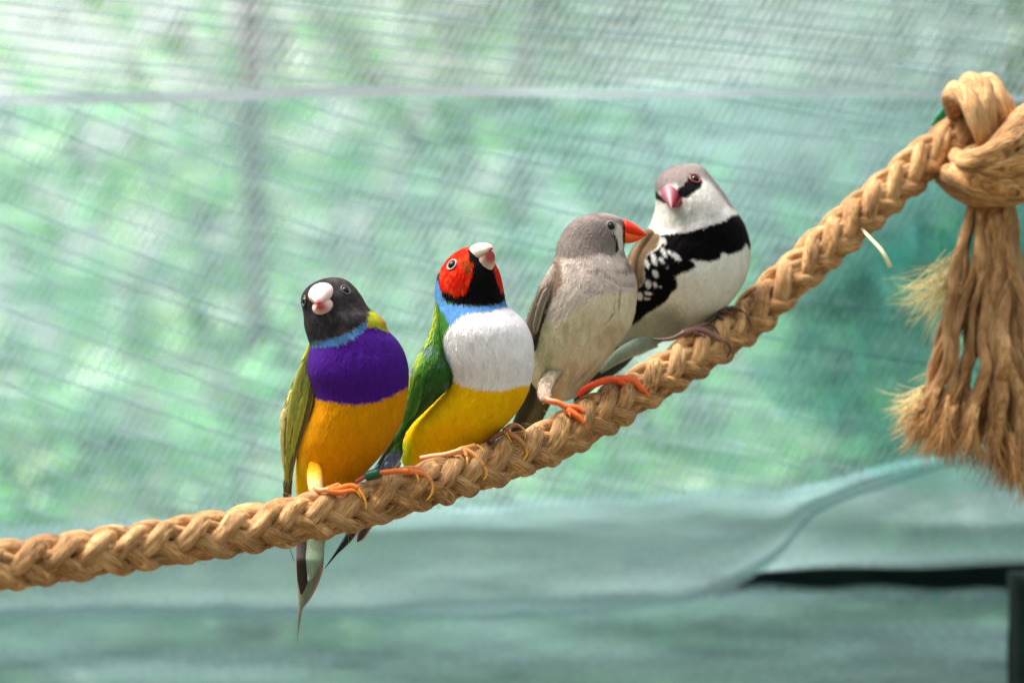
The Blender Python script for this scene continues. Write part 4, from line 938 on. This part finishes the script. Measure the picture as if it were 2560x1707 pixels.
tl = blade('tail', f3, [(1375, 930), (1350, 990), (1325, 1045), (1300, 1100), (1285, 1130)], [34, 34, 32, 26, 8], [tb, tb+.002, tb+.002], lin(98, 96, 62), lin(70, 72, 44), curl=.2)
blade('feather', tl, [(1340, 950), (1318, 1010), (1296, 1060), (1275, 1100)], [20, 20, 16, 6], [tb-.006, tb-.005, tb-.003], lin(44, 40, 30), lin(80, 76, 52), curl=.2, seed=2)
thb = Blob([(1392, 905), (1368, 925), (1350, 950), (1344, 975), (1352, 1000), (1366, 1006), (1377, 997), (1379, 970), (1396, 945), (1410, 920)], (-.1, -1), Y3+.001, [(0, -45), (.4, -6), (1, 95)], [(0, .8), (1, .7)], [(0, .8), (1, .8)], M=70, Nn=60, seed=62)
thb.build('thigh', f3, painter(lin(206, 188, 172), [(lambda x, y: y < 955, lin(206, 192, 166), 12), (lambda x, y: y > 985, lin(226, 180, 160), 5), (lambda x, y: fbm(x/5, y/16, 71) > .2, lin(160, 140, 128), 1)], seed=62), M_plume, strands=5000, slen=(7, 14), lift=.3)
OR3 = lin(240, 116, 54)
foot(f3, [(1362, 996), (1378, 1003), (1396, 1007), (1418, 1020)], [8, 8.5, 8, 8.5], lin(238, 130, 92), [
    ([(1415, 1019), (1438, 1018), (1456, 1026), (1470, 1042)], [6.5, 5.5, 3.5], OR3, OR3, lin(232, 110, 60), .8),
    ([(1415, 1022), (1438, 1036), (1452, 1049), (1462, 1062), (1472, 1078)], [7, 6, 4.2], OR3, lin(246, 110, 26), lin(214, 96, 90), .75),
    ([(1416, 1024), (1423, 1032), (1426, 1043)], [5, 4, 2], OR3, OR3, OR3, .8)], tdepth=[Y3-.009, Y3-.012, Y3-.0135, Y3-.014], tcol2=OR3)
foot(f3, [(1446, 990), (1460, 974), (1480, 963), (1505, 953), (1525, 947), (1545, 948)], [7.5, 9, 10, 9.5, 8, 8], lin(214, 62, 22), [
    ([(1540, 947), (1566, 949), (1586, 953), (1602, 969), (1616, 981), (1625, 1003)], [8.5, 8, 4.5], lin(240, 92, 24), lin(244, 112, 30), lin(240, 100, 40), .8),
    ([(1535, 950), (1556, 958), (1568, 962)], [6, 6, 4], lin(226, 80, 30), lin(232, 90, 24), lin(232, 90, 24), .9)], tdepth=[float(rope_y(1446))+.004, float(rope_y(1480))-.004, float(rope_y(1520))-.009], tcol2=lin(240, 92, 24))

# ================================================================== bird 4: grey head, black band, spotted flank
Y4 = float(rope_y(1740))
f4 = tag(empty('finch', W(1740, 850, Y4)), 'stout finch with dark red beak, black breast band and white spotted flank, rightmost', 'finch', GRP)
out = [(1721, 409), (1689, 414), (1659, 428), (1643, 447), (1638, 462), (1638, 478), (1639, 497), (1638, 522), (1632, 545), (1624, 566), (1610, 580), (1596, 600), (1580, 623), (1566, 652), (1556, 700), (1548, 760), (1535, 820), (1510, 880), (1490, 925), (1500, 948), (1530, 925), (1569, 898), (1610, 884), (1643, 862), (1684, 840), (1724, 820), (1765, 803), (1796, 785), (1827, 756), (1848, 727), (1864, 697), (1871, 675), (1876, 644), (1876, 615), (1870, 587), (1861, 561), (1849, 541), (1836, 521), (1819, 495), (1801, 471), (1781, 446), (1767, 428), (1751, 414)]
b4 = Blob(out, (.36, -1), Y4+.014, [(0, 60), (.25, 30), (.5, 5), (.75, 0), (1, 0)], [(0, .4), (.25, .6), (.5, .82), (.7, .9), (.85, .95), (1, 1)], [(0, .4), (.5, .65), (1, .95)], seed=4)
GC = lin(136, 126, 124); CK = lin(210, 208, 202); BRN = lin(118, 96, 72); WB4 = lin(236, 236, 226)
band = [c7(1400, 640), c7(1160, 690), c7(1100, 740), c7(960, 785), c7(700, 860), c7(450, 895), c7(380, 900), c7(450, 960), c7(360, 1060), c7(260, 1120), c7(220, 1250), c7(230, 1400), c7(130, 1520), (1585, 735), (1560, 790), (1578, 812), (1600, 800), (1625, 778), (1650, 765), (1668, 750), (1682, 728), c7(580, 1480), c7(590, 1420), c7(560, 1350), c7(620, 1315), c7(700, 1290), c7(800, 1240), c7(720, 1165), c7(920, 1190), c7(1040, 1160), c7(1070, 1090), c7(1150, 1112), c7(1280, 1065), c7(1330, 990), c7(1400, 1100)]
brown = [c7(250, 800), c7(330, 850), c7(400, 900), c7(390, 960), c7(350, 1050), c7(255, 1125), c7(220, 1250), c7(225, 1400), c7(140, 1520), (1540, 760), (1530, 620)]
spots = [(440, 1085, 26, 75, -25), (330, 1160, 32, 85, -20), (415, 1175, 26, 48, -35), (255, 1210, 26, 62, -15), (575, 1135, 34, 72, -48), (345, 1320, 32, 52, -28), (270, 1430, 36, 56, -8), (342, 1440, 24, 38, -20), (482, 1255, 13, 14, 0), (440, 965, 26, 48, -15), (400, 1465, 16, 14, 0), (270, 1532, 52, 20, 10), (175, 1560, 36, 50, -10), (505, 1090, 20, 40, -40), (255, 1590, 50, 14, 8)]
def spotf(x, y):
    m = np.zeros(x.shape)
    for sx, sy, a, b, r_ in spots:
        cx, cy = c7(sx, sy); t_ = math.radians(r_); dx = (x-cx)*4.355; dy = (y-cy)*4.355
        u = dx*math.cos(t_)+dy*math.sin(t_); v = -dx*math.sin(t_)+dy*math.cos(t_)
        m = np.maximum(m, np.clip((1.02-np.sqrt((u/a)**2+(v/b)**2))/.25, 0, 1))
    return m
lores = [c7(720, 230), c7(700, 290), c7(630, 370), c7(570, 400), c7(590, 500), c7(690, 490), c7(760, 440), c7(830, 390), c7(855, 330), c7(840, 270), c7(790, 235)]
loresL = [c7(320, 400), c7(360, 430), c7(440, 490), c7(470, 560), c7(400, 530), c7(330, 500)]
cap = [(1600, 380), (1800, 380), c7(1040, 330), c7(1130, 500), c7(1230, 650), c7(1160, 600), c7(1000, 400), c7(900, 300), c7(760, 260), c7(640, 390), c7(560, 350), c7(480, 350), c7(420, 440), c7(330, 420)]
crescent = [c7(1110, 560), c7(1165, 620), c7(1165, 690), c7(1100, 740), c7(960, 785), c7(700, 860), c7(450, 890), c7(350, 870), c7(280, 800), c7(330, 780), c7(380, 830), c7(470, 835), c7(700, 790), c7(960, 710), c7(1060, 650)]
col4 = painter(WB4, [
    ([(1480, 800), (1700, 760), (1720, 830), (1640, 880), (1480, 980)], lin(160, 168, 152), 14),
    (brown, BRN, 2), (band, BLK, 1.3),
    ([(1600, 380), (1830, 380), c7(1165, 640), c7(1000, 760), c7(450, 860), c7(250, 780)], CK, 1),
    (cap, GC, 3.5), (crescent, lin(238, 234, 232), 1.0),
    ([c7(620, 640), c7(820, 620), c7(700, 760), c7(500, 780)], lin(182, 188, 178), 7),
    (lores, BLK, .6), (loresL, BLK, .6)], back=BRN, seed=40)
def col4b(px, py, sn, strand):
    C = col4(px, py, sn, strand); m = (spotf(px, py)*(sn > -.1))[:, None]; return C*(1-m)+np.array(lin(214, 214, 212))*m
b4.build('body', f4, col4b, M_plume, strands=70000, slen=(3, 6), swid=.6)
p4 = b4.front(1685, 480)
PK = lin(146, 66, 86); DR = lin(112, 14, 22)
def u4(u, a): return mixc(PK, DR, np.clip(.35+1.0*np.cos(a), 0, 1))
def l4(u, a): return mixc(DR, lin(140, 34, 44), u)
bk = cone('beak', f4, W(1682, 485, p4[1]+.004), (.0062, 0, -.0008), (.0008, .0002, .0056), W(1679, 521, p4[1]-.0105), (0, -.0008, .0006), u4, p=.95)
cone('lower_beak', bk, W(1698, 495, p4[1]+.003), (.0054, 0, .0004), (.0, 0, .0040), W(1684, 519, p4[1]-.0085), (0, 0, .0), l4, p=.75)
eye(f4, b4.front(1738, 447), b4.normal(1738, 447), .0023, lin(124, 40, 50), 1.3)
wo = [(1622, 572), (1600, 602), (1582, 628), (1572, 660), (1564, 700), (1560, 745), (1575, 752), (1592, 725), (1606, 690), (1612, 655), (1622, 625), (1640, 600), (1648, 588)]
w4 = Blob(wo, (.35, -1), Y4+.003, [(0, 10), (1, 0)], [(0, .8), (1, .8)], [(0, .6), (1, .6)], M=80, Nn=50, seed=12)
cw4 = painter(BRN, [(lambda x, y: x+(y-572)*.3 > 1652, lin(84, 66, 46), 4), (lambda x, y: x+(y-572)*.3 < 1612, lin(150, 124, 98), 5)], seed=44)
w4.build('wing', f4, cw4, M_plume, strands=7000, slen=(5, 9))
tb = Y4+.018
blade('tail', f4, [(1580, 850), (1540, 900), (1500, 935), (1460, 975), (1435, 1005)], [34, 30, 22, 15, 4], [tb, tb+.004, tb+.004], lin(30, 34, 30), lin(60, 72, 62), curl=.2)
bl = blade('feather', bpy.data.objects['tail.003'] if 'tail.003' in bpy.data.objects else f4, [(1640, 850), (1590, 868), (1545, 892), (1500, 930)], [20, 22, 18, 5], [tb-.004, tb-.006, tb-.002], lin(120, 138, 124), lin(160, 176, 166), curl=.2, seed=3)
BR4 = lin(96, 62, 52); BD4 = lin(52, 34, 26)
foot(f4, [(1633, 848), (1660, 849), (1684, 845), (1712, 831)], [4, 5, 6, 7], lin(60, 48, 40), [
    ([(1705, 834), (1730, 826), (1755, 825), (1780, 837), (1800, 850), (1818, 856), (1826, 875), (1815, 898)], [7, 6.5, 4.5], lin(140, 104, 96), lin(130, 96, 88), BD4, .66),
    ([(1735, 822), (1765, 810), (1786, 818), (1800, 840)], [6, 5, 3], lin(140, 104, 100), lin(90, 60, 44), BD4, .5),
    ([(1735, 832), (1752, 838), (1768, 846)], [5, 4, 2.5], lin(110, 74, 50), BR4, BD4, .6)], tdepth=[Y4-.0, Y4-.004, Y4-.008, Y4-.010], tcol2=lin(120, 92, 84))
foot(f4, [(1765, 808), (1778, 800), (1792, 788), (1806, 778)], [6, 6, 6, 6], BD4, [
    ([(1800, 782), (1820, 772), (1847, 773), (1866, 788), (1876, 808), (1877, 822)], [5.5, 4.5, 3], lin(72, 46, 34), BR4, BD4, .45),
    ([(1806, 780), (1824, 783), (1836, 792), (1846, 803)], [5, 4, 2.2], lin(80, 50, 36), BR4, BD4, .5),
    ([(1796, 788), (1808, 800), (1812, 812)], [5, 4, 2], BD4, BR4, BD4, .6)], tcol2=BD4)
